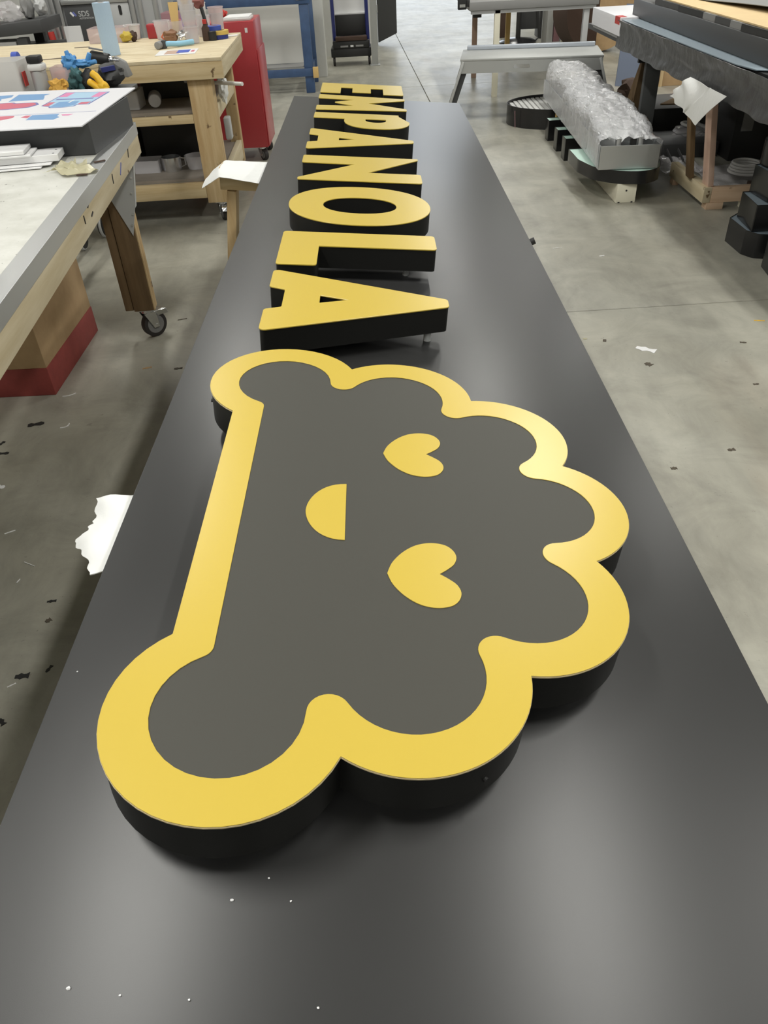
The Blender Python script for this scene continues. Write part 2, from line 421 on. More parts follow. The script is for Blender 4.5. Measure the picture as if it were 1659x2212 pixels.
P_ = rounded([(.212, 3.788), (XL, 3.788), (XL, 3.674), (-.071, 3.674)], [.01, .008, .008, 0]) + bowl + [(.212, 3.640)]
PH = [(.110, 3.679), (.0205, 3.679)] + [(.065 - .0445 * math.cos(PI * i / 12), 3.650 - .038 * math.sin(PI * i / 12)) for i in range(0, 13)]
letter('letter_p', 'gold letter P with a rounded bowl between the M and the first A', [P_, PH], [(-.16, 3.73), (.15, 3.75)])
def Apts(c):
    o = [(XL, c + .1775), (XR, c + .0215), (XR, c - .0215), (XL, c - .1775), (XL, c - .0655), (-.168, c - .050), (-.168, c + .050), (XL, c + .0655)]
    return rounded(o, [.012, .012, .012, .012, .009, .006, .006, .009]), [(-.0845, c + .0215), (-.0845, c - .0215), (-.020, c)]
o, h = Apts(3.2795); letter('letter_a', 'gold letter A between the P and the N, middle of the panel', [o, h], [(.16, 3.28), (-.17, 3.40), (-.17, 3.16)])
N_ = rounded([(XL, 3.0035), (XR + .001, 3.0035), (XR + .001, 2.984), (.028, 2.786), (XR, 2.786), (XR, 2.674), (XL - .001, 2.674), (XL - .001, 2.699), (-.018, 2.893), (XL, 2.898)], [.01, .007, .007, 0, .012, .012, .008, .008, 0, .01])
letter('letter_n', 'gold letter N between the first A and the O', [N_], [(.17, 2.73), (-.16, 2.95)])
letter('letter_o', 'gold oval letter O between the N and the L', [ell(.003, 2.408, .216, .1955, 64, 2.15), ell(.003, 2.4035, .1115, .081, 48, 2.15)], [(.16, 2.41), (-.16, 2.41)])
L_ = rounded([(XR, 2.140), (XL, 2.140), (XL, 1.886), (-.1035, 1.886), (-.1035, 2.028), (XR, 2.028)], [.012, .012, .009, .009, 0, .012])
letter('letter_l', 'gold letter L between the O and the last A', [L_], [(.135, 2.085), (-.16, 1.95)])
o, h = Apts(1.671); letter('letter_a', 'gold letter A nearest the camera, next to the muffin logo', [o, h], [(.168, 1.668), (-.17, 1.78), (-.17, 1.555)])

# muffin logo: seven round lobes and a flat base, mirror symmetric about y = .898
Y0 = .898
circ = {'A': (-.1305, Y0 + .373, .1370, .0848), 'B': (.0735, Y0 + .3165, .1395, .0868), 'C': (.2275, Y0 + .1880, .1335, .0818), 'D': (.2840, Y0, .1290, .0790),
        'E': (.2275, Y0 - .1880, .1335, .0818), 'F': (.0735, Y0 - .3165, .1395, .0868), 'G': (-.1305, Y0 - .373, .1370, .0848)}
XO, XI = -.2125, -.1602
def isect(c1, r1, c2, r2, far):
    d = Vector(c2) - Vector(c1); L = d.length; a = (r1 * r1 - r2 * r2 + L * L) / (2 * L); h = math.sqrt(max(0, r1 * r1 - a * a))
    m = Vector(c1) + d * (a / L); n = Vector((-d.y, d.x)) / L
    p, q = m + n * h, m - n * h
    ctr = Vector((.0, Y0))
    return max(p, q, key=lambda v: (v - ctr).length) if far else min(p, q, key=lambda v: (v - ctr).length)
def arc(c, r, p, q, n, cw=True):
    a0 = math.atan2(p[1] - c[1], p[0] - c[0]); a1 = math.atan2(q[1] - c[1], q[0] - c[0])
    if cw:
        while a1 > a0: a1 -= 2 * PI
    else:
        while a1 < a0: a1 += 2 * PI
    return [(c[0] + r * math.cos(a0 + (a1 - a0) * i / n), c[1] + r * math.sin(a0 + (a1 - a0) * i / n)) for i in range(n + 1)]
keys = 'ABCDEFG'
cx, cy, R_, r_ = circ['A']
pA = Vector((XO, cy - math.sqrt(R_ ** 2 - (XO - cx) ** 2))); pG = Vector((XO, 2 * Y0 - pA.y))
outer = []; start = pA
for i, k in enumerate(keys):
    c = circ[k]; end = pG if k == 'G' else isect(c[:2], c[2], circ[keys[i + 1]][:2], circ[keys[i + 1]][2], True)
    outer += arc(c[:2], c[2], start, end, 28)[:-1]; start = end
outer.append(tuple(pG))
# inner outline: arcs joined by tangent fillets
def fillet(c1, r1, c2, r2, rf):
    f = isect(c1, r1 + rf, c2, r2 + rf, True); f = Vector(f)
    t1 = f + (Vector(c1) - f).normalized() * rf; t2 = f + (Vector(c2) - f).normalized() * rf
    return f, t1, t2
RF = .0245; rb = .019
ca = circ['A']; fx = XI - rb; fyA = ca[1] - math.sqrt((ca[3] + rb) ** 2 - (fx - ca[0]) ** 2)
fA = Vector((fx, fyA)); tA0 = (XI, fyA); tA1 = fA + (Vector(ca[:2]) - fA).normalized() * rb
inner = arc(fA, rb, tA0, tA1, 8, cw=False)[:-1]; start = tA1
for i in range(6):
    a, b = circ[keys[i]], circ[keys[i + 1]]
    f, t1, t2 = fillet(a[:2], a[3], b[:2], b[3], RF)
    inner += arc(a[:2], a[3], start, t1, 24)[:-1] + arc(f, RF, t1, t2, 12, cw=False)[:-1]; start = t2
fG = Vector((fx, 2 * Y0 - fyA)); tG1 = fG + (Vector(circ['G'][:2]) - fG).normalized() * rb
inner += arc(circ['G'][:2], circ['G'][3], start, tG1, 24)[:-1] + arc(fG, rb, tG1, (XI, fG.y), 8, cw=False)
lg = channel('muffin_logo', 'muffin shaped charcoal logo with gold outline, two gold hearts and a gold mouth', 'logo', [outer], [], 'signs on the black panel')
del lg['group']
for ch in lg.children: ch.name = 'logo_can'
B(SF).prism([outer], ZF - .003, ZF).build('logo_face', 'logo_face', lg, smooth=30)
B(SF).prism([outer, inner], ZF, ZF + .0012).build('gold_outline', 'gold', lg, bevel=.0004, seg=1, smooth=30)
rimm = [inset(outer, -.0004), inset(outer, .0006)]
B(SF).prism(rimm, ZF - .0022, ZF - .0002).build('edge_trim', 'gold_edge', lg)
h1 = [(.0475, .749), (.0545, .7700), (.0680, .7900), (.0835, .8040), (.0980, .8108), (.1140, .8128), (.1300, .8085), (.1400, .7980), (.1438, .7840), (.1395, .7695), (.1295, .7585), (.1180, .7505)]
def heart(dy):
    up = [(x, y - .749) for x, y in h1]
    lo = [(x, -y) for x, y in reversed(up[1:-1])]
    pts = up[:-1] + [(.1180, 0)] + lo
    # smooth by Catmull-Rom on each half
    def cr(P, n=4):
        o = []
        for i in range(len(P) - 1):
            p0, p1, p2, p3 = P[max(i - 1, 0)], P[i], P[i + 1], P[min(i + 2, len(P) - 1)]
            for k in range(n):
                t = k / n
                o.append(tuple(.5 * (2 * p1[j] + (p2[j] - p0[j]) * t + (2 * p0[j] - 5 * p1[j] + 4 * p2[j] - p3[j]) * t * t + (3 * p1[j] - p0[j] - 3 * p2[j] + p3[j]) * t ** 3) for j in (0, 1)))
        return o
    U = up[:-1] + [(.1180, 0)]; Lw = [(x, -y) for x, y in reversed(U)]
    return [(x + .001, y + dy) for x, y in cr(U) + cr(Lw)]
for dy, n in ((.7495, 'near heart'), (1.0387, 'far heart')):
    B(SF).prism([heart(dy)], ZF, ZF + .0012).build('heart_eye', 'gold', lg, bevel=.0004, seg=1)
mo = [(-.0095, .9505)] + [(-.0095 - .059 * abs(math.sin(PI * i / 24)) ** .9, .8835 + .067 * math.copysign(abs(math.cos(PI * i / 24)) ** 1.12, math.cos(PI * i / 24))) for i in range(1, 24)] + [(-.0095, .8165)]
B(SF).prism([mo], ZF, ZF + .0012).build('mouth', 'gold', lg, bevel=.0004, seg=1)
for px, py in ((-.13, 1.27), (.07, 1.21), (.28, .9), (.07, .585), (-.13, .525)):
    B(SF).cyl((px, py, ZP), (px, py, ZB + .001), .0085, n=14).build('standoff', 'peg', lg)
for px, py, nx, ny in ((circ['F'][0] + .1395 * .55, circ['F'][1] - .1395 * .835, .55, -.835), (circ['A'][0] - .1370, circ['A'][1] - .01, -1, 0)):
    B(SF).cyl((px - nx * .003, py - ny * .003, .855), (px + nx * .0015, py + ny * .0015, .855), .0035, n=10).build('screw_head', 'black', lg)
for x, y, lab in ((-.249, .284, 'white crumb nearest the lower left corner of the panel'), (-.201, .278, 'white crumb second from the left in the row along the near end of the panel'),
                  (-.138, .274, 'white crumb third from the left in the row along the near end of the panel'), (-.021, .267, 'rightmost white crumb in the row along the near end of the panel'),
                  (-.112, .363, 'largest white crumb just in front of the logo, left of two'), (-.053, .362, 'faint white crumb just in front of the logo, right of two'),
                  (-.077, .385, 'white crumb closest to the near edge of the logo'), (-.349, .652, 'lone white crumb near the left edge of the panel beside the logo')):
    o = B(SF).blob((x, y, ZP + .0011), .0016 if 'largest' in lab or 'corner' in lab else .0010, .5, x * 90, 1, (1.3, 1, .7)).build('foam_crumb', 'white_sheet')
    tag(o, lab, 'crumb', 'foam crumbs on the panel')

# ------------------------------------------------------------------ stands under the panel with foam sheets over their beams
def stand(y, label, xl):
    t = thing('panel_stand', label, 'sawhorse', (0.05, y, 0))
    B(SF).box(xl - .045, .50, y - .045, y + .045, ZP - .145, ZP - .057).build('beam', 'pine_x', t, bevel=.003)
    for sx in (xl, .40):
        top = SF @ Vector((sx, y, ZP - .145))
        for s in ((-1, 1) if sx > xl or xl > -.4 else (.06,)):
            B().beam((top.x, y + s * .02, top.z - .004), (top.x + (.04 if sx > 0 else -.10), y + s * .26, .012), .045 if abs(s) == 1 else .04, .09, (1, 0, 0) if abs(s) == 1 else (0, 1, 0)).build('leg', 'pine_z', t, bevel=.003)
        B().beam((top.x - .02 * (1 if sx < 0 else -1), y - .14, .34), (top.x - .02 * (1 if sx < 0 else -1), y + .14, .34), .02, .09).build('brace', 'pine_y', t)
    return t
stand(1.03, 'low pine stand under the near part of the black panel', -.24)
stand(3.42, 'low pine stand under the far part of the black panel beside the workbench', -.54)
RAG = ((0, -.508), (.12, -.516), (.30, -.545), (.44, -.564), (.47, -.548), (.60, -.541), (.66, -.548), (.70, -.542), (1, -.551))
def foam_near(u, v):
    for (v0, x0), (v1, x1) in zip(RAG, RAG[1:]):
        if v <= v1 + 1e-6: xo = x0 + (x1 - x0) * (v - v0) / (v1 - v0); break
    x = -.30 + (xo + .30) * u; y = .935 + .212 * v + .006 * u * math.sin(v * 6)
    if u > .85: x += .003 * math.sin(v * 47 + 1) * (u - .85) / .15
    drop = max(0, -.37 - x) / .18
    z = .7195 - .034 * drop + .010 * drop * noise.noise((x * 22, y * 22, 1)) + .006 * drop * math.sin(y * 60 + x * 30) if x < -.37 else .7195 - (x + .37) * .085
    return (x, y, z)
o = B().grid(foam_near, 28, 40, -.0018).build('foam_sheet', 'foam'); tag(o, 'torn white foam sheet hanging out under the left edge beside the muffin logo', 'foam')
def foam_far(u, v):
    y = 3.27 + .33 * v + .05 * u * (1 - v); x = -.28 - (.372 - .05 * v) * u
    dy = max(0, abs(y - 3.43) - .05); dx = max(0, -x - .575)
    z = ZP - .0535 - dy * .42 - dx * .75 + .010 * u * math.sin(v * 9 + 1) * (1 if dy else 0) + .002 * noise.noise((x * 20, y * 20, 4))
    return (x, y, z)
o = B(SF).grid(foam_far, 24, 20, -.0018).build('foam_sheet', 'foam'); tag(o, 'white foam sheet sticking out under the panel edge in front of the red tool chest', 'foam')

# ------------------------------------------------------------------ left workbench with white top (turned 4.9 degrees)
T1 = Matrix.Translation((-.985, 3.47, 0)) @ Matrix.Rotation(math.radians(4.9), 4, 'Z')
def fthing(fr, name, label, cat, x, y, z=0, group=None):
    return thing(name, label, cat, group=group, mw=fr @ Matrix.Translation((x, y, z)))
def caster(fr, parent, x, y, ztop, r=.058, wheel='rubber', yaw=.5, brake=True):
    d = Vector((math.cos(yaw), math.sin(yaw), 0)); s = Vector((-d.y, d.x, 0)); off = d * .022
    c = Vector((x, y, r)) + off
    b = B(fr)
    b.box(x - .04, x + .04, y - .032, y + .032, ztop - .005, ztop)
    b.cyl((x, y, ztop - .02), (x, y, ztop - .004), .026)
    for k in (-1, 1):
        p = c + s * (k * .024)
        q = Vector((x, y, ztop - .016)) + s * (k * .024)
        b.hexa([p - d * .014 + s * k * .001 - Vector((0, 0, .012)), p + d * .014 + s * k * .001 - Vector((0, 0, .012)), p + d * .014 + s * k * .004 - Vector((0, 0, .012)), p - d * .014 + s * k * .004 - Vector((0, 0, .012))],
               [q - d * .03, q + d * .03, q + d * .03 + s * k * .003, q - d * .03 + s * k * .003])
    b.cyl(c - s * .03, c + s * .03, .006, n=10)
    if brake: b.hexa([Vector((x, y, ztop - .045)) + d * a + s * e for a, e in ((.04, -.02), (.095, -.026), (.095, .026), (.04, .02))], [Vector((x, y, ztop - .02)) + d * a + s * e for a, e in ((.03, -.02), (.085, -.026), (.085, .026), (.03, .02))])
    ca = b.build('caster', 'steel', parent, bevel=.0015, seg=1)
    t = B(fr)
    t.cyl(c - s * .017, c + s * .017, r, n=32)
    t.build('tyre', wheel, ca, bevel=.004)
    h = B(fr); h.cyl(c - s * .0185, c + s * .0185, r * .72, n=28); h.cyl(c - s * .021, c + s * .021, r * .26, n=20)
    h.build('hub', 'wheel_grey', ca, bevel=.002, seg=1)
t1 = fthing(T1, 'workbench', 'rolling workbench with scuffed white top, metal edging and a brown timber leg on a caster', 'workbench', -.6, -1.3)
B(T1).box(-1.22, -.004, -3.1, -.002, .885, .905).build('worktop', 'white_top', t1, bevel=.001)
e = B(T1); e.box(-.05, .001, -3.1, 0, .905, .9068); e.box(-.0005, .0016, -3.1, 0, .862, .9068)
e.build('edge_trim', 'alu', t1, bevel=.0006, seg=1)
B(T1).box(-.038, -.001, -3.1, 0, .79, .884).build('apron', 'pine_y', t1, bevel=.002)
B(T1).box(-1.2, -.038, -.038, 0, .79, .884).build('apron', 'pine_x', t1, bevel=.002)
B(T1).box(-1.22, -1.182, -3.1, -.038, .79, .884).build('apron', 'pine_y', t1, bevel=.002)
ap = t1.children[2]
for yy, zz, ln, an, c in ((-.46, .835, .03, .5, 'print_navy'), (-1.02, .862, .012, .3, 'black'), (-.27, .850, .02, .9, 'black'), (-.62, .84, .016, 1.2, 'black'), (-1.0, .83, .014, .2, 'black'), (-1.10, .842, .012, 1.5, 'black')):
    B(T1).beam((-.0008, yy - ln * math.cos(an), zz - ln * math.sin(an)), (-.0008, yy + ln * math.cos(an), zz + ln * math.sin(an)), .005, .004, (1, 0, 0)).build('paint_mark', c, ap)
for lx in (0, -.965):
    for ly, near in ((0, False), (-2.95, True)):
        a = B(T1).box(lx - .172, lx - .084, ly - .105, ly - .028, .142, .79); a.build('leg', 'dark_wood', t1, bevel=.003)
        B(T1).box(lx - .212, lx - .174, ly - .10, ly - .026, .146, .79).build('leg_stud', 'dark_wood', t1, bevel=.003)
        if lx == 0: B(T1).box(lx - .0835, lx - .079, ly - .10, ly - .03, .142, .79).build('leg_lit_face', 'pine_z', t1)  # pale sheet paints the light falling on the leg's right face
        caster(T1, t1, lx - .125, ly - .068, .142, .06, yaw=2.4 if near else -2.2 + 2.9)
gs = B(T1)
pl = [(-.185, .735), (-.022, .80), (-.058, .60), (-.093, .484)]
gs.hexa([(x, -.1085, z) for x, z in pl], [(x, -.1065, z) for x, z in pl])
gs.hexa([(-.022, -.108, .79), (-.058, -.108, .60), (-.058, -.075, .60), (-.022, -.075, .79)], [(-.0205, -.108, .79), (-.0565, -.108, .60), (-.0565, -.075, .60), (-.0205, -.075, .79)])
gu = gs.build('gusset_plate', 'light_grey', t1)
for x, z in ((-.045, .72), (-.058, .66), (-.072, .575), (-.086, .53)): B(T1).cyl((x, -.1085, z), (x, -.112, z), .0045, n=10).build('screw', 'steel', gu)
# black box lying on it, printed white board on top
lb = thing('sign_can', 'black open sign box lying on the white workbench under the printed board', 'box', (-1.4, 3.15, .907))
b = B(); pts = [(-.993, 2.925), (-.977, 3.41), (-1.75, 3.44), (-1.76, 2.90)]
b.prism([pts, inset(pts, .004)], .907, 1.009); b.build('sides', 'charcoal_panel', lb)
B().prism([inset(pts, .005)], .908, .912).build('back', 'black', lb)
bd = thing('printed_board', 'white board printed with blue and red lettering proofs, on the black box', 'board', (-1.4, 3.2, 1.0095))
Zb = 1.0145
B().prism([[(-.990, 2.851), (-.986, 3.586), (-1.95, 3.69), (-1.93, 2.84)]], 1.0097, Zb).build('sheet', 'print_white', bd, bevel=.0008, seg=1)
def pr(pts, c, k=0, nm='print'):
    B().prism([pts], Zb + .0001, Zb + .0004 + .0002 * k).build(nm, c, bd)
fo = [(-1.268, 3.262), (-1.263, 3.549), (-1.071, 3.510), (-1.081, 3.250), (-1.126, 3.251), (-1.130, 3.222), (-1.175, 3.205), (-1.222, 3.211), (-1.232, 3.235)]
pr(fo, 'print_navy', 0); pr(inset(fo, .006), 'print_sky', 1)
pr([(-1.258, 3.44), (-1.256, 3.538), (-1.22, 3.53), (-1.224, 3.44)], 'print_pink', 2); pr([(-1.118, 3.40), (-1.115, 3.508), (-1.08, 3.50), (-1.085, 3.40)], 'print_pink', 2)
pr([(-1.25, 3.375), (-1.10, 3.365), (-1.10, 3.385), (-1.25, 3.395)], 'print_navy', 2)
pr([(-1.225, 3.225), (-1.22, 3.33), (-1.14, 3.325), (-1.135, 3.25), (-1.17, 3.215)], 'print_blue', 2)
pr([(-1.262, 3.262), (-1.258, 3.33), (-1.235, 3.33), (-1.235, 3.25)], 'print_red', 2); pr([(-1.128, 3.258), (-1.125, 3.30), (-1.088, 3.30), (-1.09, 3.258)], 'print_red', 2)
pr([(-1.178, 3.30), (-1.176, 3.36), (-1.168, 3.36), (-1.170, 3.30)], 'print_white', 3)
pr([(-1.445, 3.400), (-1.460, 3.556), (-1.325, 3.535), (-1.335, 3.50), (-1.322, 3.46), (-1.308, 3.405), (-1.36, 3.41)], 'print_blue', 0)
pr([(-1.62, 3.43), (-1.66, 3.55), (-1.48, 3.552), (-1.470, 3.50), (-1.50, 3.47), (-1.487, 3.43)], 'print_blue', 0)
pr(rounded([(-1.60, 3.36), (-1.41, 3.372), (-1.400, 3.35), (-1.315, 3.35), (-1.288, 3.30), (-1.31, 3.245), (-1.39, 3.222), (-1.60, 3.225)], .02), 'print_navy', 0)
pr(rounded([(-1.595, 3.352), (-1.42, 3.364), (-1.402, 3.343), (-1.32, 3.340), (-1.299, 3.30), (-1.318, 3.253), (-1.39, 3.232), (-1.60, 3.235)], .02), 'print_red', 1)
pr([(-1.233, 2.995), (-1.240, 3.083), (-1.140, 3.080), (-1.136, 3.04), (-1.121, 3.02), (-1.130, 2.978), (-1.19, 2.99)], 'print_blue', 0)
pr([(-1.271, 3.050), (-1.262, 3.080), (-1.243, 3.078), (-1.240, 3.030)], 'print_red', 0)
pr([(-1.129, 3.067), (-1.085, 3.064), (-1.096, 3.042), (-1.118, 3.045)], 'print_pink', 0)
pr(rounded([(-1.52, 3.09), (-1.305, 3.088), (-1.300, 3.05), (-1.335, 3.012), (-1.52, 3.01)], .012), 'print_red', 0)
pr([(-1.9, 3.105), (-1.012, 3.098), (-1.012, 3.1005), (-1.9, 3.1075)], 'print_navy', 0, 'crease')
# stack of white aluminium strips
Ts = Matrix.Translation((-1.225, 2.815, 0)) @ Matrix.Rotation(math.radians(8), 4, 'Z')
zz = .907
for i, (x1, y0, y1, h, lab) in enumerate(((.085, -.075, .045, .004, 'white metal strip at the bottom of the stack by the black box'),
                                           (.115, -.06, .055, .004, 'white metal strip second from the bottom of the stack, reaching furthest right'),
                                           (.140, -.03, .075, .022, 'white metal channel with screw holes in the middle of the strip stack'),
                                           (.055, -.045, .07, .006, 'white metal strip second from the top of the stack'),
                                           (.035, -.04, .075, .012, 'white metal strip lying topmost on the stack by the black box'))):
    t = fthing(Ts, 'metal_strip', lab, 'strip', -.2, (y0 + y1) / 2, zz, 'white metal strips stacked on the workbench')
    B(Ts).box(-.62, x1, y0, y1, zz + .0004, zz + h).build('strip_body', 'white_sheet', t, bevel=.001, seg=1)
    if i == 2:
        for yy in (y0 + .02, y1 - .03): B(Ts).cyl((x1 - .018, yy, zz + h - .001), (x1 - .018, yy, zz + h + .0006), .004, n=10).build('screw_hole', 'dark_grey', t)
    zz += h + .001
def film_scrap(u, v):
    x = -1.10 + (.10 + .06 * math.sin(v * 5)) * u + .06 * v + .02 * math.sin(v * 9); y = 2.68 + .13 * v - .03 * u + .03 * math.sin(u * 5 + v * 3)
    return (x, y, .9085 + .030 * max(0, noise.noise((x * 34, y * 34, 2))) + .002)
tag(B().grid(film_scrap, 14, 14, .0006).build('glue_peeling', 'glue'), 'crumpled yellowish glue film on the white worktop near the metal edging', 'scrap')
for x, y, r, an, lab in ((-.945, 2.80, .02, .6, 'small dark scrap on the worktop edge beside the black box'), (-.955, 2.63, .018, .1, 'small brown sliver on the worktop below the glue film')):
    tag(B().beam((x - r * math.cos(an), y - r * math.sin(an), .9105), (x + r * math.cos(an), y + r * math.sin(an), .9105), .009, .004).build('scrap', 'dark_brown', bevel=.001, seg=1), lab, 'scrap')

# cardboard carton with red base, under the workbench
ct = thing('carton', 'tall brown cardboard carton with a red printed base band under the white workbench', 'carton', (-1.55, 3.17, 0))
B().box(-1.80, -1.397, 2.856, 3.492, .124, .62).build('carton_body', 'card', ct, bevel=.003)
B().box(-1.802, -1.395, 2.854, 3.494, 0, .124).build('red_base', 'card_red', ct, bevel=.003)
fb = B(); fb.box(-1.80, -1.61, 2.856, 3.492, .6205, .6235); fb.box(-1.59, -1.397, 2.856, 3.492, .6205, .6235); fb.build('flaps', 'card', ct)

# grey utility cart between the two benches, only its wheels and its load can be seen
cart = thing('utility_cart', 'dark utility cart with grey rimmed wheels behind the white workbench', 'cart', (-1.75, 4.35, 0))
B().box(-2.35, -1.20, 4.02, 4.42, .895, .915).build('top_tray', 'dark_grey', cart, bevel=.004)
B().box(-2.35, -1.62, 4.02, 4.42, .50, .52).build('lower_tray', 'dark_grey', cart, bevel=.004)
for x in (-2.30, -1.66):
    for y in (4.06, 4.38): B().cyl((x, y, .2), (x, y, .9), .016).build('post', 'alu_dull', cart)
cf = B()
for y in (4.06, 4.38): cf.beam((-2.32, y, .2), (-1.64, y, .2), .03, .03)
for x in (-2.30, -1.80): cf.beam((x, 4.06, .2), (x, 4.95, .2), .03, .03)
cf.build('base_frame', 'alu_dull', cart)
for x, y in ((-1.815, 4.70), (-1.75, 4.93), (-2.25, 4.10), (-1.68, 4.08)):
    wv = B().tube([(x + .005, y + .066 * math.cos(a), .075 + .066 * math.sin(a)) for a in [2 * PI * k / 28 for k in range(28)]], .009, 8, True)
    wl = wv.build('wheel', 'light_grey', cart)
    B().cyl((x - .012, y, .075), (x + .018, y, .075), .062, n=28).build('wheel_disc', 'black', wl)
    B().cyl((x - .02, y, .075), (x + .03, y, .075), .012, n=14).build('axle', 'steel', wl)
    fk = B(); fk.beam((x + .024, y, .07), (x + .01, y - (.06 if y > 4.5 else -.06), .235), .004, .022, (1, 0, 0)); fk.build('fork', 'steel', cart)
CZ = .9155
def cup(x, y, z, r, h, m='clear', lab='', cat='cup', grp=None, taper=.82, lip=True, fill=None):
    t = thing('plastic_cup', lab, cat, (x, y, z), group=grp)
    rb = r * taper
    pf = [(rb - .002, z + .003), (r - .002, z + h - .001), (r + .003, z + h), (r + .003, z + h - .006), (r, z + h - .007), (rb, z), (0.0005, z)] if lip else [(rb - .002, z + .003), (r - .002, z + h), (r, z + h), (rb, z), (.0005, z)]
    B().lathe(x, y, [(.0005, z + .003)] + pf, 24).build('cup_wall', m, t, smooth=50)
    if fill: B().lathe(x, y, [(.0005, z + .004), (rb - .004, z + .004), (rb + (r - rb) * fill[1] - .004, z + h * fill[1]), (.0005, z + h * fill[1])], 20).build('contents', fill[0], t)
    return t
def tub(x, y, z, sx, sy, h, m, lab, cat='tub', extra=None):
    t = thing('plastic_tub', lab, cat, (x, y, z))
    o = rounded([(x - sx, y - sy), (x + sx, y - sy), (x + sx, y + sy), (x - sx, y + sy)], .012)
    B().prism([o, inset(o, .002)], z, z + h).build('tub_wall', m, t)
    B().prism([inset(o, .0025)], z + .0004, z + .003).build('tub_base', m, t)
    if extra: B().box(x - sx * .8, x + sx * .8, y - sy * .8, y + sy * .8, z + .0035, z + h * extra[1]).build('contents', extra[0], t, bevel=.004)
    return t
t = tub(-1.77, 4.22, CZ, .105, .10, .155, 'frost', 'large frosted tub with a red label at the left of the cart load', extra=('grey_box', .5))
B().box(-1.655, -1.651, 4.135, 4.175, CZ + .05, CZ + .11).build('red_label', 'red_matte', t)
t = thing('bottle', 'grey bottle with a white label and black cap beside the frosted tub', 'bottle', (-1.60, 4.2, CZ))
B().lathe(-1.60, 4.2, [(.0005, CZ), (.036, CZ), (.038, CZ + .01), (.036, CZ + .105), (.0005, CZ + .105)], 20).build('bottle_body', 'light_grey', t)
B().box(-1.635, -1.565, 4.16, 4.24, CZ + .105, CZ + .135).build('white_label', 'white_plastic', t, bevel=.01)
B().box(-1.632, -1.572, 4.17, 4.23, CZ + .137, CZ + .168).build('black_cap', 'black', t, bevel=.005)
t = tub(-1.50, 4.28, CZ, .055, .06, .11, 'clear_pink', 'clear tub of orange liquid next to the grey bottle', extra=('orange', .8))
tag(B().blob((-1.505, 4.15, CZ + .036), .036, .6, 3, 3, (1.25, .8, 1)).build('sponge', 'sponge'), 'yellow brown sponge in front of the tub of orange liquid', 'sponge')
def gl(pts, r): return B().tube(pts, r, 12)
t = thing('rubber_glove', 'crumpled blue nitrile glove draped on the teal rag', 'glove', (-1.43, 4.25, CZ + .09))
b = B(); b.blob((-1.455, 4.25, CZ + .125), .04, .5, 5, 3, (1, .9, .9)); b.blob((-1.395, 4.25, CZ + .118), .030, .5, 8, 3, (1.5, .8, .6)); b.build('palm', 'glove_blue', t)
for q in (((-1.37, 4.25, CZ + .125), (-1.35, 4.25, CZ + .16)), ((-1.365, 4.25, CZ + .118), (-1.325, 4.24, CZ + .125)), ((-1.455, 4.25, CZ + .15), (-1.46, 4.25, CZ + .175)), ((-1.47, 4.24, CZ + .11), (-1.475, 4.23, CZ + .07))):
    B().cyl(q[0], q[1], .012, .010, 12).build('finger', 'glove_blue', t, bevel=.004)
tag(B().blob((-1.43, 4.22, CZ + .05), .05, .7, 11, 3, (.85, .8, 1)).build('rag', 'teal'), 'teal and dark green rag under the blue glove', 'rag')
tag(B().blob((-1.37, 4.22, CZ + .048), .048, .3, 14, 3, (1, .9, 1)).build('pouch', 'black'), 'round black pouch right of the teal rag', 'pouch')
t = thing('air_drill', 'black air drill with a steel chuck lying behind the blue glove', 'tool', (-1.35, 4.5, CZ))
B().cyl((-1.43, 4.52, CZ + .115), (-1.335, 4.50, CZ + .10), .030, .026).build('motor', 'black', t, bevel=.006)
B().cyl((-1.335, 4.50, CZ + .10), (-1.31, 4.495, CZ + .098), .018, .012).build('chuck', 'steel', t, bevel=.003)
B().cyl((-1.31, 4.495, CZ + .098), (-1.285, 4.49, CZ + .096), .006).build('bit', 'steel', t)
B().box(-1.375, -1.325, 4.485, 4.515, CZ, CZ + .085).build('grip', 'black', t, bevel=.008)
B().beam((-1.43, 4.51, CZ + .155), (-1.36, 4.50, CZ + .142), .008, .008).build('lever', 'grey_box', t)
t = thing('tool_case', 'dark violet and black tool bag right of the black pouch', 'bag', (-1.3, 4.35, CZ))
b = B(); b.blob((-1.305, 4.36, CZ + .05), .055, .35, 21, 3, (1.2, .9, .9)); b.build('bag_body', 'dark_grey', t)
b = B(); b.beam((-1.33, 4.3, CZ + .08), (-1.27, 4.33, CZ + .085), .02, .02); b.build('strap', 'navy_paint', t)
t = thing('spring_clamp', 'yellow plastic clamp with two rounded jaws at the right end of the cart load', 'clamp', (-1.285, 4.2, CZ))
b = B(); b.tube([(-1.265, 4.12, CZ + .005), (-1.285, 4.13, CZ + .04), (-1.31, 4.14, CZ + .075), (-1.33, 4.15, CZ + .088)], .016, 12); b.build('jaw', 'yellow', t)
b = B(); b.tube([(-1.275, 4.12, CZ + .005), (-1.305, 4.13, CZ + .025), (-1.335, 4.14, CZ + .045), (-1.352, 4.15, CZ + .052)], .016, 12); b.build('jaw', 'yellow', t)
b = B(); b.blob((-1.285, 4.13, CZ + .03), .026, .2, 4, 2, (1.1, .8, 1.1)); b.build('pivot', 'yellow', t)
t = thing('grey_bag', 'grey folded pouch at the right end behind the yellow clamp', 'pouch', (-1.22, 4.5, CZ - .0))
B().hexa([(-1.38, 4.66, CZ), (-1.29, 4.62, CZ), (-1.285, 4.70, CZ), (-1.38, 4.71, CZ)], [(-1.36, 4.67, CZ + .10), (-1.30, 4.64, CZ + .07), (-1.30, 4.68, CZ + .07), (-1.36, 4.69, CZ + .10)]).build('pouch_body', 'grey_box', t, bevel=.008)
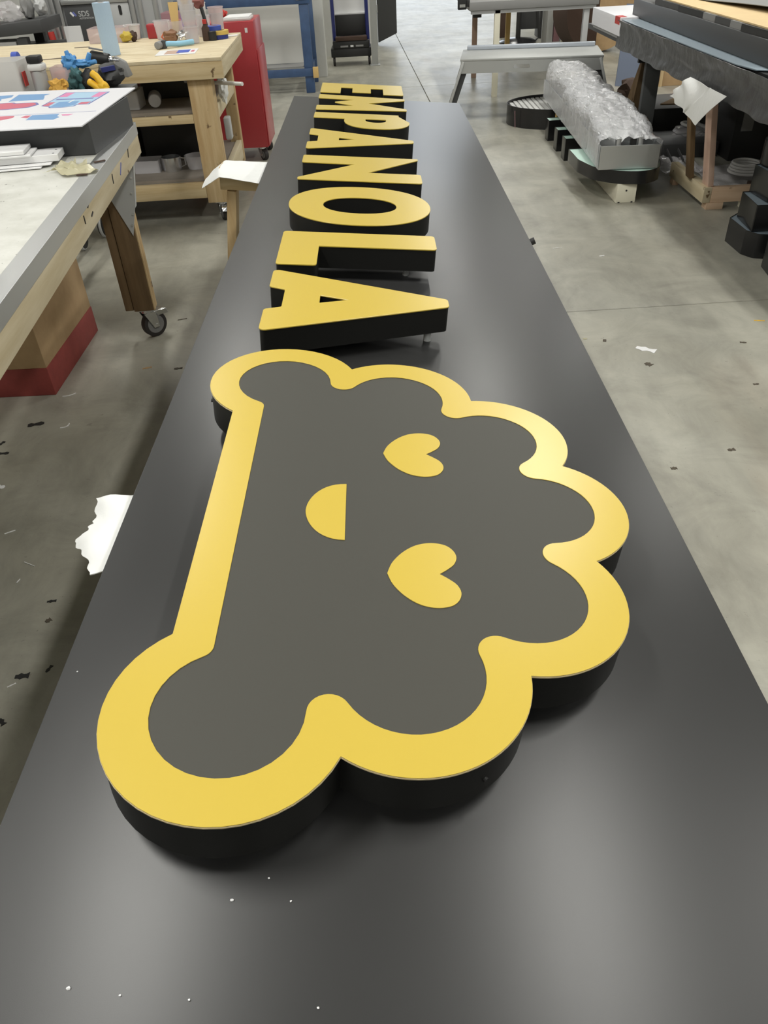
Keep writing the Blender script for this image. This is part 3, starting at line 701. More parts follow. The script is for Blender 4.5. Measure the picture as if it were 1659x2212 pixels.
t = thing('clear_bag', 'clear plastic bag with a blue tape roll at the far left of the cart load', 'bag', (-1.86, 4.4, CZ + .16))
B().blob((-1.92, 4.50, CZ + .06), .06, .5, 31, 3, (.9, .9, 1.1)).build('bag_film', 'clear', t)
B().cyl((-1.83, 4.52, CZ + .12), (-1.80, 4.52, CZ + .12), .035, n=24).build('tape_roll', 'tape_blue', t, bevel=.003)

# ------------------------------------------------------------------ pine workbench with shelves
T2 = Matrix.Translation((-.875, 5.11, 0)) @ Matrix.Rotation(math.radians(2.0), 4, 'Z')
t2 = fthing(T2, 'pine_workbench', 'pine timber workbench with two shelves and chrome casters behind the grey cart', 'workbench', -.95, .6)
W2, D2 = 1.95, 1.25
B(T2).box(-W2, 0, 0, D2, .912, .930).build('worktop', 'ply', t2, bevel=.0015)
B(T2).box(-W2, 0, .001, .04, .821, .911).build('apron', 'pine_x', t2, bevel=.003)
B(T2).box(-.04, -.001, .041, D2, .821, .911).build('apron', 'pine_y', t2, bevel=.003)
B(T2).box(-W2, -.04, D2 - .04, D2, .821, .911).build('apron', 'pine_x', t2, bevel=.003)
B(T2).box(-W2, -W2 + .04, .041, D2 - .041, .821, .911).build('apron', 'pine_y', t2, bevel=.003)
for lx in (-.226, -W2 + .09):
    B(T2).box(lx, lx + .142, .045, .083, .115, .91).build('leg', 'pine_z', t2, bevel=.003)
    B(T2).box(lx + .100, lx + .142, .084, .17, .115, .90).build('leg_stud', 'pine_z', t2, bevel=.003)
    B(T2).box(lx + .06, lx + .142, D2 - .17, D2 - .09, .115, .90).build('leg', 'pine_z', t2, bevel=.003)
    for ly in (.09, D2 - .12): caster(T2, t2, lx + .08, ly, .113, .046, 'rubber', yaw=-1.2)
for za, zb, zs in ((.583, .630, .650), (.147, .241, .260)):
    B(T2).box(-W2 + .232, -.227, .046, .084, za, zb).build('rail', 'pine_x', t2, bevel=.003)
    B(T2).box(-.124, -.086, .171, D2 - .171, za, zb + .03).build('side_rail', 'pine_y', t2, bevel=.003)
    B(T2).box(-W2 + .09, -.13, .086, D2 - .10, zb + .001, zs).build('shelf', 'grey_shelf', t2)
    B(T2).box(-W2 + .23, -.23, D2 - .13, D2 - .092, za, zb).build('rail', 'pine_x', t2, bevel=.003)
# things on the shelves
s1, s2 = .261, .651
def w2(x, y): v = T2 @ Vector((x, y, 0)); return v.x, v.y
def t2t(name, label, cat, x, y, z, group=None): return fthing(T2, name, label, cat, x, y, z, group)
x, y = w2(-.47, .33)
t = thing('metal_cup', 'shiny metal can with a handle on the lower shelf of the pine workbench', 'can', (x, y, s1))
B().lathe(x, y, [(.0005, s1), (.062, s1), (.064, s1 + .085), (.061, s1 + .085), (.059, s1 + .005), (.0005, s1 + .004)], 28).build('can_body', 'steel', t)
B().tube([(x + .062, y, s1 + .075), (x + .09, y, s1 + .07), (x + .09, y, s1 + .03), (x + .062, y, s1 + .02)], .005).build('can_handle', 'steel', t)
x, y = w2(-.63, .35); tub(x, y, s1, .085, .07, .075, 'clear', 'clear plastic box left of the shiny can on the lower shelf', extra=('grey_box', .4))
x, y = w2(-.31, .36); cup(x, y, s1, .075, .08, 'clear', 'wide clear plastic bowl right of the shiny can on the lower shelf', 'bowl')
t = t2t('paint_bucket', 'white bucket with a red band on the lower shelf next to the white workbench', 'bucket', -.86, .62, s1)
x, y = w2(-.86, .62)
B().lathe(x, y, [(.0005, s1), (.12, s1), (.135, s1 + .20), (.131, s1 + .20), (.118, s1 + .004), (.0005, s1 + .004)], 28).build('bucket_wall', 'white_plastic', t)
B().lathe(x, y, [(.1285, s1 + .09), (.1325, s1 + .135), (.1365, s1 + .135), (.1325, s1 + .09)], 28).build('red_band', 'red_matte', t)
x, y = w2(-.60, .80)
b = B(T2); b.box(-.70, -.28, .62, 1.0, s1, s1 + .24)
t = tag(b.build('storage_bin', 'black', bevel=.01), 'large black storage bin at the back of the lower shelf', 'bin')
b = B(T2); b.box(-1.2, -.75, .80, 1.05, s1, s1 + .22); tag(b.build('cardboard_box', 'dark_brown', bevel=.004), 'dark brown box at the back left of the lower shelf', 'box')
x, y = w2(-.68, .30); tub(x, y, s2, .11, .09, .10, 'frost', 'wide frosted bin on the upper shelf of the pine workbench', extra=('grey_box', .5))
t = t2t('clear_jar', 'clear jar lying on its side on the upper shelf next to the frosted bin', 'jar', -.47, .28, s2)
B(T2).cyl((-.475, .22, s2 + .042), (-.50, .36, s2 + .042), .040, n=24).build('jar_wall', 'clear', t, bevel=.004)
B(T2).cyl((-.4725, .205, s2 + .042), (-.475, .221, s2 + .042), .036, n=24).build('jar_base', 'frost', t, bevel=.004)
b = B(T2); b.box(-.62, -.27, .55, .95, s2, s2 + .15); tag(b.build('storage_bin', 'dark_grey', bevel=.008), 'dark grey bin at the back of the upper shelf', 'bin')
b = B(T2); b.box(-1.25, -.70, .60, 1.05, s2, s2 + .13); tag(b.build('storage_bin', 'black', bevel=.008), 'low black bin at the back left of the upper shelf', 'bin')
t = tag(B(T2).cyl((-.30, .40, .765), (.09, .12, .770), .011, n=14).build('pipe', 'white_plastic'), 'white plastic pipe sticking out of the right side of the pine workbench', 'pipe')
t = tag(B(T2).blob((-.055, .30, s2 + .075), .055, .6, 41, 3, (.5, .9, 1.25)).build('rag', 'foam'), 'white crumpled cloth bundle inside the right side of the upper shelf', 'cloth')
b = B(T2); b.box(-.085, -.045, .30, .38, .43, .56); t = tag(b.build('spray_bottle', 'light_grey', bevel=.008), 'grey white box hanging on the side rail of the pine workbench', 'box')
# things on the pine top
ZT = .931
t = thing('paper_roll', 'tall blue paper towel roll standing on the pine worktop', 'paper roll', (-1.60, 5.47, ZT))
B().lathe(-1.60, 5.47, [(.016, ZT), (.051, ZT), (.0515, ZT + .27), (.016, ZT + .27), (.016, ZT)], 36).build('paper', 'blue_paper', t)
B().lathe(-1.60, 5.47, [(.015, ZT + .002), (.018, ZT + .002), (.018, ZT + .271), (.015, ZT + .271), (.015, ZT + .002)], 20).build('core', 'card', t)
cup(-1.425, 6.18, ZT, .055, .11, 'clear', 'clear plastic cup with pinkish rim in the left of the cup cluster', grp='clear plastic cups on the pine worktop', fill=('clear_pink', .25))
cup(-1.315, 6.10, ZT, .052, .11, 'clear', 'clear plastic cup beside the tall stack of cups', grp='clear plastic cups on the pine worktop', fill=('grey_box', .3))
for i in range(4):
    cup(-1.165 - .004 * i, 5.85 + .003 * i, ZT + (.055 if i else 0) + .034 * i if i else ZT, .05, .095, 'clear', ['lowest cup of the tall stack of clear cups', 'second cup from the bottom of the tall stack of clear cups', 'third cup from the bottom of the tall stack of clear cups', 'topmost cup of the tall stack of clear cups, holding sticks'][i], grp='clear plastic cups on the pine worktop', fill=('clear_pink', .6) if i == 0 else None)
zt = ZT + .055 + .102
t = thing('mixing_sticks', 'tan wooden stirring sticks standing in the topmost stacked cup', 'sticks', (-1.177, 5.86, zt))
for dx, dy, ln, an in ((-.012, 0, .20, -.28), (.004, .008, .18, -.42), (.014, -.004, .19, .12), (-.004, -.01, .17, .2)):
    B().beam((-1.177 + dx * .5, 5.859 + dy * .5, zt + .008), (-1.177 + dx * .5 + ln * math.sin(an) * .55, 5.859 + dy, zt + ln), .016, .003, (0, 1, 0)).build('stick', 'tan', t)
t = thing('paint_paddle', 'broad tan wooden paddle standing in the clear cup beside the tall stack', 'paddle', (-1.315, 6.10, ZT + .006))
B().hexa([(-1.340, 6.105, ZT + .036), (-1.300, 6.105, ZT + .036), (-1.300, 6.110, ZT + .036), (-1.340, 6.110, ZT + .036)], [(-1.355, 6.165, ZT + .21), (-1.288, 6.165, ZT + .21), (-1.288, 6.170, ZT + .21), (-1.355, 6.170, ZT + .21)]).build('blade', 'tan', t)
B().box(-1.275, -1.262, 6.12, 6.132, ZT + .034, ZT + .15).build('violet_stick', 'purple', t)
t = thing('paint_brush', 'red headed brush with a dark handle behind the tall stack of cups', 'brush', (-1.13, 6.12, ZT))
B().tube([(-1.10, 6.10, ZT + .001), (-1.115, 6.12, ZT + .10), (-1.13, 6.14, ZT + .17)], .012, 10).build('handle', 'black', t)
B().blob((-1.15, 6.15, ZT + .20), .034, .4, 57, 3, (1.2, .8, 1)).build('head', mat('dull red bristle', S(132, 84, 80), .9), t)
b = B(); b.lathe(-1.055, 5.955, [(.0005, ZT), (.030, ZT), (.030, ZT + .05), (.026, ZT + .052), (.0005, ZT + .052)], 20); tag(b.build('black_tin', 'black'), 'small black round tin left of the tape stack', 'tin')
b = B(); b.prism([[(-1.005, 6.10), (-.915, 6.13), (-.915, 6.20), (-1.005, 6.17)]], ZT, ZT + .004); tag(b.build('white_card', 'white_sheet'), 'white card lying right of the tape stack at the corner of the pine worktop', 'card')
cup(-1.06, 6.27, ZT, .048, .13, 'clear', 'tall clear cup near the back right corner of the pine worktop', grp='clear plastic cups on the pine worktop', fill=('orange', .25))
cup(-1.06, 6.27, ZT + .080, .052, .085, 'clear_pink', 'pinkish cup nested in the tall clear cup at the back right corner', grp='clear plastic cups on the pine worktop')
cup(-1.15, 6.22, ZT, .052, .125, 'clear', 'clear cup with a blue rim just left of the back right corner', grp='clear plastic cups on the pine worktop', fill=('clear_pink', .5))
cup(-1.175, 6.33, ZT, .04, .19, 'frost', 'tall frosted beaker behind the clear cups', 'beaker')
cup(-1.665, 6.30, ZT, .055, .085, 'frost', 'low frosted white cup standing left of the red box', grp='clear plastic cups on the pine worktop')
t = tub(-1.80, 6.22, ZT, .13, .10, .085, 'clear_pink', 'long pinkish clear tub behind the blue paper roll', extra=('frost', .6))
tag(B().blob((-1.665, 6.12, ZT + .032), .034, .4, 51, 3, (1.2, 1, .9)).build('glue_lump', mat('yellow green lump', S(190, 168, 70), .8)), 'yellow green lump beside the pinkish tub', 'lump')
tag(B().blob((-1.625, 6.14, ZT + .03), .03, .4, 52, 3, (.8, 1, 1.1)).build('rag', 'dark_brown'), 'dark brown rag next to the yellow green lump', 'rag')
b = B(); b.box(-1.55, -1.46, 6.24, 6.33, ZT, ZT + .085); tag(b.build('small_box', 'red', bevel=.006), 'small glossy red box behind the clear cups', 'box')
tag(B().blob((-1.33, 5.98, ZT + .034), .036, .5, 53, 3, (1.3, .9, .95)).build('paste_lump', mat('brown lump', S(140, 104, 78), .7)), 'brown lump in a bag in front of the clear cups', 'lump')
tag(B().blob((-1.25, 5.97, ZT + .03), .034, .8, 54, 3, (1.2, .9, .9)).build('foil_scrap', 'steel'), 'crumpled silver foil left of the tall stack of cups', 'foil')
b = B(); b.tube([(-1.385, 6.03, ZT + .006), (-1.40, 6.00, ZT + .03), (-1.375, 5.98, ZT + .055)], .005); tag(b.build('cable_tie', mat('orange cord', S(226, 120, 84), .5)), 'short orange cord curl left of the brown lump', 'cord')
def tape(name, lab, x, y, z, r, h, m):
    t = thing(name, lab, 'tape', (x, y, z), group='tape rolls stacked on the pine worktop')
    B().lathe(x, y, [(r * .62, z), (r, z), (r, z + h), (r * .62, z + h), (r * .62, z)], 30).build('tape', m, t, bevel=.001, seg=1)
    B().lathe(x, y, [(r * .58, z + .001), (r * .615, z + .001), (r * .615, z + h - .001), (r * .58, z + h - .001), (r * .58, z + .001)], 24).build('core', 'card', t)
tape('tape_roll', 'navy tape roll at the bottom of the tape stack', -1.02, 6.03, ZT, .060, .024, 'tape_navy')
tape('tape_roll', 'tan tape roll in the middle of the tape stack', -1.018, 6.035, ZT + .0245, .064, .024, 'tape_yellow')
tape('tape_roll', 'bright blue tape roll on top of the tape stack', -1.05, 6.04, ZT + .049, .050, .026, 'tape_blue')
t = thing('glue_bottle', 'red brown bottle between the cup stack and the tape rolls', 'bottle', (-1.085, 5.93, ZT))
B().lathe(-1.09, 5.95, [(.0005, ZT), (.026, ZT), (.026, ZT + .07), (.012, ZT + .09), (.012, ZT + .11), (.0005, ZT + .11)], 18).build('bottle_body', 'dark_brown', t)
B().lathe(-1.09, 5.95, [(.014, ZT + .095), (.014, ZT + .12), (.0005, ZT + .12)], 14).build('cap', 'red_matte', t)
t = thing('mallet', 'mallet with grey head and handle wrapped in pale blue cloth on the pine worktop', 'mallet', (-1.25, 5.7, ZT))
B().cyl((-1.345, 5.60, ZT + .022), (-1.325, 5.70, ZT + .022), .021, n=20).build('head', 'grey_box', t, bevel=.004)
B().tube([(-1.33, 5.65, ZT + .022), (-1.28, 5.67, ZT + .022), (-1.23, 5.70, ZT + .016), (-1.145, 5.755, ZT + .018)], .0155, 12).build('wrapped_handle', 'blue_cloth', t)
B().box(-1.325, -1.30, 5.635, 5.675, ZT, ZT + .045).build('collar', 'dark_grey', t, bevel=.003)
t = thing('photo_print', 'white sheet with a beige and blue picture lying near the front of the pine worktop', 'paper', (-1.18, 5.43, ZT))
Tp = Matrix.Translation((-1.19, 5.43, 0)) @ Matrix.Rotation(math.radians(4), 4, 'Z')
B(Tp).box(-.12, .12, -.12, .12, ZT, ZT + .0012).build('sheet', 'white_sheet', t)
B(Tp).box(-.07, .02, -.085, .085, ZT + .0013, ZT + .0016).build('print', mat('beige ink', S(190, 158, 140), .5), t)
B(Tp).box(.0, .075, -.05, .085, ZT + .0017, ZT + .002).build('print', 'tape_blue', t)
B(Tp).box(.085, .105, -.03, .05, ZT + .0013, ZT + .0016).build('print', 'print_red', t)
b = B(); b.grid(lambda u, v: (-1.745 + .14 * u + .03 * v, 5.25 + .10 * v - .03 * u, ZT + .0015 + .012 * abs(noise.noise((u * 3, v * 3, 9)))), 10, 8, .0006)
tag(b.build('plastic_scrap', 'frost'), 'crumpled translucent film scrap in front of the blue paper roll', 'scrap')
for x, y, ln, an, lab in ((-1.93, 5.95, .05, .05, 'short dark cut mark sliver near the back left of the pine worktop'), (-1.98, 5.42, .12, .25, 'long dark strip lying on the left of the pine worktop'), (-1.80, 6.0, .012, 0, 'tiny dark chip behind the blue paper roll')):
    x = max(x, -2.3)
    b = B(); b.beam((x - ln * math.cos(an), y - ln * math.sin(an), ZT + .0015), (x + ln * math.cos(an), y + ln * math.sin(an), ZT + .0015), .012, .0025); tag(b.build('sliver', 'grey_shelf'), lab, 'scrap')

# ------------------------------------------------------------------ red tool chest
ch = thing('tool_chest', 'tall red tool chest on dark casters beside the pine workbench', 'tool chest', (-1.2, 6.92, 0))
CX0, CX1, CY0, CY1 = -1.55, -.868, 6.69, 7.16
B().box(CX0, CX1, CY0, CY1, .102, .968).build('cabinet', 'red', ch, bevel=.006)
for i, (za, zb) in enumerate(((.12, .30), (.31, .47), (.48, .62), (.63, .75), (.76, .86), (.87, .95))):
    d = B().box(CX0 - .018, CX0 - .001, CY0 + .02, CY1 - .02, za, zb).build('drawer', 'red', ch, bevel=.003)
    B().box(CX0 - .03, CX0 - .0185, CY0 + .03, CY1 - .03, zb - .022, zb - .008).build('handle', 'alu', d)
B().box(CX1, CX1 + .010, CY0 + .012, CY1 - .012, .108, .78).build('side_panel', 'red', ch, bevel=.003)
B().box(-.935, -.915, CY0 - .0015, CY0 - .0003, .895, .925).build('sticker', 'white_sheet', ch)
for x in (CX0 + .07, CX1 - .06):
    for y in (CY0 + .06, CY1 - .06): caster(Matrix.Identity(4), ch, x, y, .1015, .042, 'rubber', yaw=-.9, brake=False)
t = thing('paper_stack', 'white papers and a clear tray on top of the red tool chest', 'papers', (-1.0, 6.9, .969))
B().box(-1.10, -.89, 6.71, 6.95, .969, .984).build('tray', 'frost', t, bevel=.003)
B().prism([[(-1.09, 6.73), (-.90, 6.75), (-.905, 7.0), (-1.08, 6.98)]], .985, .992).build('paper', 'white_sheet', t)
tag(B().blob((-1.14, 6.98, 1.0), .03, .4, 61, 3, (1.5, 1, .9)).build('rag', 'red_matte'), 'small red rag on top of the red tool chest', 'rag')

# ------------------------------------------------------------------ back left: blue rack, machine, trolley, hand truck, post and door leaf
rk = thing('blue_rack', 'blue steel rack frame with a white backing sheet against the partition wall', 'rack', (-1.4, 10.0, 0))
for x in (-.755, -2.06):
    for y in (9.735, 10.45): B().box(x, x + .10, y, y + .07, 0, .84).build('post', 'blue_paint', rk, bevel=.004)
for y in (9.73, 10.45):
    B().box(-2.08, -.63, y - .006, y + .064, .842, .93).build('beam', 'blue_paint', rk, bevel=.005)
    B().box(-2.08, -.66, y - .012, y - .001, .165, .245).build('lower_beam', 'blue_paint', rk, bevel=.003)
for x in (-.755, -2.06): B().box(x + .02, x + .08, 9.806, 10.449, .17, .24).build('side_beam', 'blue_paint', rk)
B().box(-1.95, -.76, 10.10, 10.115, .255, .84).build('backing_sheet', mat('glossy white board', (.62, .62, .58, 1), .25), rk)
B().box(-1.95, -.77, 9.82, 10.09, .245, .254).build('lower_deck', 'grey_box', rk)
B().box(-.66, -.60, 9.70, 9.74, .15, .255).build('end_block', 'tan', rk, bevel=.003)
B().box(-.775, -.665, 9.715, 9.7225, .88, .95).build('bracket', 'light_grey', rk)

mc = thing('machine_cabinet', 'aluminium framed machine with a dark door marked SDS and a grey door', 'machine', (-2.8, 9.8, 0))
B().box(-3.40, -2.14, 9.45, 10.3, .02, 1.9).build('housing', 'light_grey', mc, bevel=.01)
for x in (-3.36, -3.26, -3.19, -2.77, -2.44, -2.36, -2.20): B().box(x - .025, x + .025, 9.40, 9.449, .02, 1.9).build('profile', 'alu', mc, bevel=.004)
for z in (.55, .985): B().box(-3.16, -2.47, 9.405, 9.448, z - .02, z + .02).build('cross_profile', 'alu', mc, bevel=.004)
dd = B().box(-3.15, -2.80, 9.425, 9.445, .58, .962).build('dark_door', 'charcoal_panel', mc, bevel=.004)
gd = B().box(-2.74, -2.475, 9.42, 9.445, .58, .96).build('grey_door', 'light_grey', mc, bevel=.004)
B().prism([rounded([(-2.685, .855), (-2.655, .855), (-2.655, .94), (-2.685, .94)], .012)], 0, .004, Matrix.Translation((.10, 9.419, 0)) @ Matrix.Rotation(PI / 2, 4, 'X')).build('handle_slot', 'black', gd)
B().tube([(-2.70 + .03 * math.cos(a), 9.405, .79 + .035 * math.sin(a)) for a in [-.6 + k * .5 for k in range(10)]], .006).build('cable', 'black', gd)
def text(body, size, mtx, m, parent, name):
    c = bpy.data.curves.new(name, 'FONT'); c.body = body; c.size = size; c.extrude = .001; c.align_x = 'LEFT'; c.offset = size * .012
    o = bpy.data.objects.new('tmp', c); COL.objects.link(o)
    dg = bpy.context.evaluated_depsgraph_get(); me = bpy.data.meshes.new_from_object(o.evaluated_get(dg)); bpy.data.objects.remove(o)
    me.materials.clear(); me.materials.append(M[m]); me.name = name
    q = bpy.data.objects.new(name, me); COL.objects.link(q); q.parent = parent
    q.matrix_local = PM[parent.name].inverted() @ mtx; PM[q.name] = PM[parent.name]
    return q
RX = Matrix.Rotation(PI / 2, 4, 'X')
text('SDS', .068, Matrix.Translation((-3.012, 9.4238, .860)) @ RX, 'light_grey', dd, 'lettering')
text('AUTOMATION', .0225, Matrix.Translation((-3.008, 9.4238, .836)) @ RX, 'light_grey', dd, 'small_lettering')
for (dx, c) in ((0, 'white_sheet'), (.026, 'print_navy')):
    B().hexa([(-3.098 + dx, 9.4245, .895), (-3.070 + dx, 9.4245, .86), (-3.055 + dx, 9.4245, .872), (-3.083 + dx, 9.4245, .907)], [(-3.098 + dx, 9.4235, .895), (-3.070 + dx, 9.4235, .86), (-3.055 + dx, 9.4235, .872), (-3.083 + dx, 9.4235, .907)]).build('emblem_bar', c, dd)

tr = thing('trolley', 'dark grey tray trolley loaded with bags at the far left', 'trolley', (-3.3, 8.4, 0))
B().box(-3.9, -2.955, 8.15, 8.7, .70, .735).build('deck', 'black', tr, bevel=.004)
b = B(); b.hexa([(-3.9, 8.14, .80), (-2.955, 8.14, .845), (-2.955, 8.7, .845), (-3.9, 8.7, .80)], [(-3.9, 8.14, .885), (-2.955, 8.14, .945), (-2.955, 8.7, .945), (-3.9, 8.7, .885)]); b.build('tray', 'dark_grey', tr, bevel=.006)
B().box(-3.22, -3.13, 8.16, 8.24, 0, .81).build('leg', 'dark_grey', tr); B().box(-3.85, -3.78, 8.16, 8.24, 0, .79).build('leg', 'dark_grey', tr)
B().box(-3.22, -3.13, 8.60, 8.68, 0, .81).build('leg', 'dark_grey', tr); B().box(-3.85, -3.78, 8.60, 8.68, 0, .79).build('leg', 'dark_grey', tr)
B().box(-3.7, -3.25, 8.2, 8.5, .736, .78).build('white_slats', 'white_plastic', tr)
tag(B().blob((-3.30, 8.4, 0.990), .085, .5, 71, 3, (1.3, 1, .9)).build('bag', 'clear'), 'clear plastic bag on the grey trolley beside the red cloth', 'bag')
tag(B().blob((-3.14, 8.42, 1.020), .07, .3, 72, 3, (.8, 1, 1.3)).build('bag', 'grey_box'), 'grey green bag in the middle of the grey trolley', 'bag')
tag(B().blob((-3.02, 8.42, 1.025), .062, .3, 73, 3, (.9, 1, 1.1)).build('grey_bundle', 'light_grey'), 'pale grey bundle at the right end of the grey trolley', 'bundle')
tag(B().blob((-3.43, 8.25, 0.975), .075, .4, 74, 3, (1, .8, 1)).build('red_cloth', 'red'), 'bright red cloth at the left end of the grey trolley', 'cloth')
b = B(); b.box(-3.02, -2.86, 8.9, 8.93, 0, .82); tag(b.build('white_board', 'white_sheet'), 'white board standing on the floor right of the grey trolley', 'panel')
t = thing('floor_broom', 'dark pole with a red end standing beside the aluminium machine', 'pole', (-3.02, 9.2, 0))
B().cyl((-3.30, 9.30, 0), (-3.37, 9.30, 1.1), .02).build('pole', 'dark_grey', t); B().cyl((-3.293, 9.30, .66), (-3.30, 9.30, .75), .032).build('red_collar', 'red_matte', t)
b = B(); b.box(-2.07, -1.80, 9.0, 9.25, 0, .88); tag(b.build('carton', 'mauve', bevel=.005), 'tall mauve brown carton standing behind the clear cups', 'carton')
b = B(); b.box(-2.02, -1.30, 10.55, 10.62, 0, 1.1); tag(b.build('white_board', 'white_sheet', bevel=.003), 'white board leaning behind the blue rack', 'board')

ht = thing('hand_truck', 'black and blue hand truck with small chrome wheels in the recess behind the panel', 'hand truck', (-.27, 11.75, 0))
for x in (-.475, -.035): B().beam((x, 11.70, .10), (x - .012, 11.73, 1.25), .038, .038).build('upright', 'navy_paint', ht, bevel=.004)
B().box(-.455, -.055, 11.735, 11.755, .33, .56).build('back_plate', 'black', ht, bevel=.003)
B().box(-.50, -.02, 11.60, 11.98, .20, .285).build('motor_box', 'black', ht, bevel=.01)
B().box(-.53, .0, 11.62, 12.0, .10, .20).build('chassis', 'black', ht, bevel=.008)
B().box(-.46, -.05, 11.58, 11.70, .286, .33).build('step', 'dark_brown', ht, bevel=.004)
for x, wd, c in ((-.40, .10, 'grey_box'), (-.20, .10, 'grey_box'), (-.27, .04, 'white_sheet')): B().box(x, x + wd, 11.594, 11.5995, .215, .235).build('plate', c, ht)
for x in (-.495, -.03):
    wv = B().cyl((x - .015, 11.66, .05), (x + .015, 11.66, .05), .05, n=24).build('wheel', 'rubber', ht, bevel=.004)
    B().cyl((x - .017, 11.66, .05), (x + .017, 11.66, .05), .02, n=16).build('wheel_hub', 'steel', wv)
    B().box(x - .022, x + .022, 11.63, 11.69, .102, .112).build('fork_plate', 'steel', ht)
b = B(); b.box(-.452, -.058, 11.80, 11.82, .29, 1.2); b.box(-.455, -.055, 11.76, 11.80, .56, .575)
tag(b.build('white_board', 'white_sheet'), 'white board standing in the hand truck between its blue uprights', 'panel')
b = B(); b.box(.005, .085, 11.50, 11.58, 0, 2.6); b.box(-.02, .11, 11.48, 11.60, 0, .012)
struct(b.build('trim_steel_post', 'alu_dull', bevel=.003))
b = B(); b.box(.088, .094, 11.52, 11.56, .42, .52)
dl = thing('door_leaf', 'black door leaf hanging open beside the steel post, its lower edge off the floor', 'door', (.12, 13.4, 0))
B().hexa([(.115, 13.55, .03), (.405, 13.62, .135), (.405, 13.72, .135), (.115, 13.65, .03)], [(.115, 13.55, 2.1), (.405, 13.62, 2.1), (.405, 13.72, 2.1), (.115, 13.65, 2.1)]).build('leaf', 'dark_grey', dl, bevel=.01)
B().box(.05, .112, 13.55, 13.68, 0, 2.15).build('hinge_post', 'light_grey', dl, bevel=.004)
B().cyl((.115, 13.535, .42), (.115, 13.535, .52), .012).build('hinge', 'steel', dl)

# ------------------------------------------------------------------ back right: folding platform, grey table, stand, cardboard
TP = Matrix.Translation((.79, 7.83, 0)) @ Matrix.Rotation(math.radians(-8.3), 4, 'Z')
pf = fthing(TP, 'work_platform', 'grey aluminium folding work platform with splayed legs behind the far end of the panel', 'platform', .62, .3)
PW, PD = 1.255, .60
B(TP).box(0, PW, 0, PD, .478, .500).build('deck', 'alu_dull', pf, bevel=.006)
sl = rounded([(.48, .415), (.62, .415), (.62, .445), (.48, .445)], .014)
ap_ = B(TP); ap_.prism([[(0.005, .385), (PW - .005, .385), (PW - .005, .478), (0.005, .478)], list(reversed(sl))], -.004, 0, RX); ap_.build('front_apron', 'alu_dull', pf)
B(TP).box(.005, PW - .005, PD - .004, PD, .40, .478).build('rear_apron', 'alu_dull', pf)
B(TP).box(.04, PW - .03, PD - .05, PD - .005, .501, .535).build('rear_rail', mat('blue grey aluminium', (.50, .54, .60, 1), .35, metal=.4), pf, bevel=.006)
for x, sx in ((.03, -.16), (PW - .03, .16)):
    for y, sy in ((.03, -.02), (PD - .03, .18)):
        L = B(TP); L.beam((x, y, .477), (x + sx, y + sy, .012), .075, .022, (1, 0, 0)); L.build('leg', 'alu_dull', pf, bevel=.003)
        L = B(TP); L.beam((x + (.03 if sx < 0 else -.03), y + .02, .46), (x + sx + (.03 if sx < 0 else -.03), y + sy + .02, .015), .02, .05, (1, 0, 0)); L.build('leg_channel', 'dark_grey', pf)
        B(TP).box(x + sx - .035, x + sx + .035, y + sy - .03, y + sy + .03, 0, .018).build('rubber_foot', 'rubber', pf, bevel=.003)
    B(TP).beam((x + sx * .5, .05, .24), (x + sx * .5, PD + .05, .24), .03, .03).build('brace', 'alu_dull', pf)

t3 = thing('grey_table', 'grey topped table with a cream leg and brown legs behind the platform', 'table', (1.7, 9.8, 0))
B().box(.98, 2.25, 8.88, 11.2, .765, .84).build('tabletop', 'grey_box', t3, bevel=.008)
B().box(1.0, 2.23, 8.90, 8.94, .735, .764).build('front_rail', 'light_grey', t3)
for x, y, c in ((1.235, 8.90, 'cream'), (1.16, 10.15, mat('brown varnished leg', S(156, 130, 112), .5)), (2.12, 8.92, 'light_grey'), (2.10, 10.9, 'alu_dull'), (1.66, 10.95, 'tan')):
    B().box(x, x + .055, y, y + .055, 0, .764).build('leg', c, t3, bevel=.003)
for x, w_, y, h in ((1.10, .09, 9.6, .12), (1.34, .09, 10.2, .12)):
    B().box(x, x + w_, y, y + .06, .764 - h, .7645).build('under_clamp', 'black', t3, bevel=.004)
b = B(); b.box(.87, .955, 8.9, 8.96, .78, .90); b.box(.955, .985, 8.9, 8.96, .80, .86); b.build('end_clamp', 'black', t3, bevel=.006)
B().box(.885, .94, 8.893, 8.8995, .80, .825).build('clamp_plate', 'steel', t3)
fn = thing('pedestal_stand', 'black pole stand on a round base on the floor behind the grey table', 'stand', (2.15, 12.98, 0))
B().lathe(2.15, 12.98, [(.0005, 0), (.27, 0), (.27, .02), (.20, .05), (.04, .07), (.0005, .07)], 32).build('base', 'black_gloss', fn)
B().cyl((2.15, 12.98, .06), (2.15, 12.98, 1.2), .035).build('pole', 'black', fn)
b = B(); b.hexa([(2.20, 13.1, .15), (2.50, 13.1, .15), (2.46, 13.3, .15), (2.22, 13.3, .15)], [(2.20, 13.1, .85), (2.36, 13.1, .85), (2.36, 13.3, .85), (2.22, 13.3, .85)]); b.build('drape', 'dark_grey', fn, bevel=.01)
B().tube([(2.38, 13.08, .7), (2.42, 13.05, .4), (2.46, 13.0, .05), (2.40, 12.95, .02), (2.30, 12.93, .015)], .012).build('cord', 'black', fn)
b = B(); b.box(2.52, 2.80, 13.3, 13.7, .0, .72); tag(b.build('cabinet', 'dark_grey', bevel=.01), 'dark grey cabinet on the floor behind the pole stand', 'cabinet')
b = B(); b.box(1.96, 2.10, 13.6, 13.75, .35, .85); b.box(1.98, 2.08, 13.62, 13.73, 0, .35); tag(b.build('timber_offcut', 'dark_brown', bevel=.004), 'brown upright timber behind the pole stand', 'timber')
t = thing('cardboard_tube', 'white cardboard tube leaning behind the grey table', 'tube', (2.98, 13.7, 0))
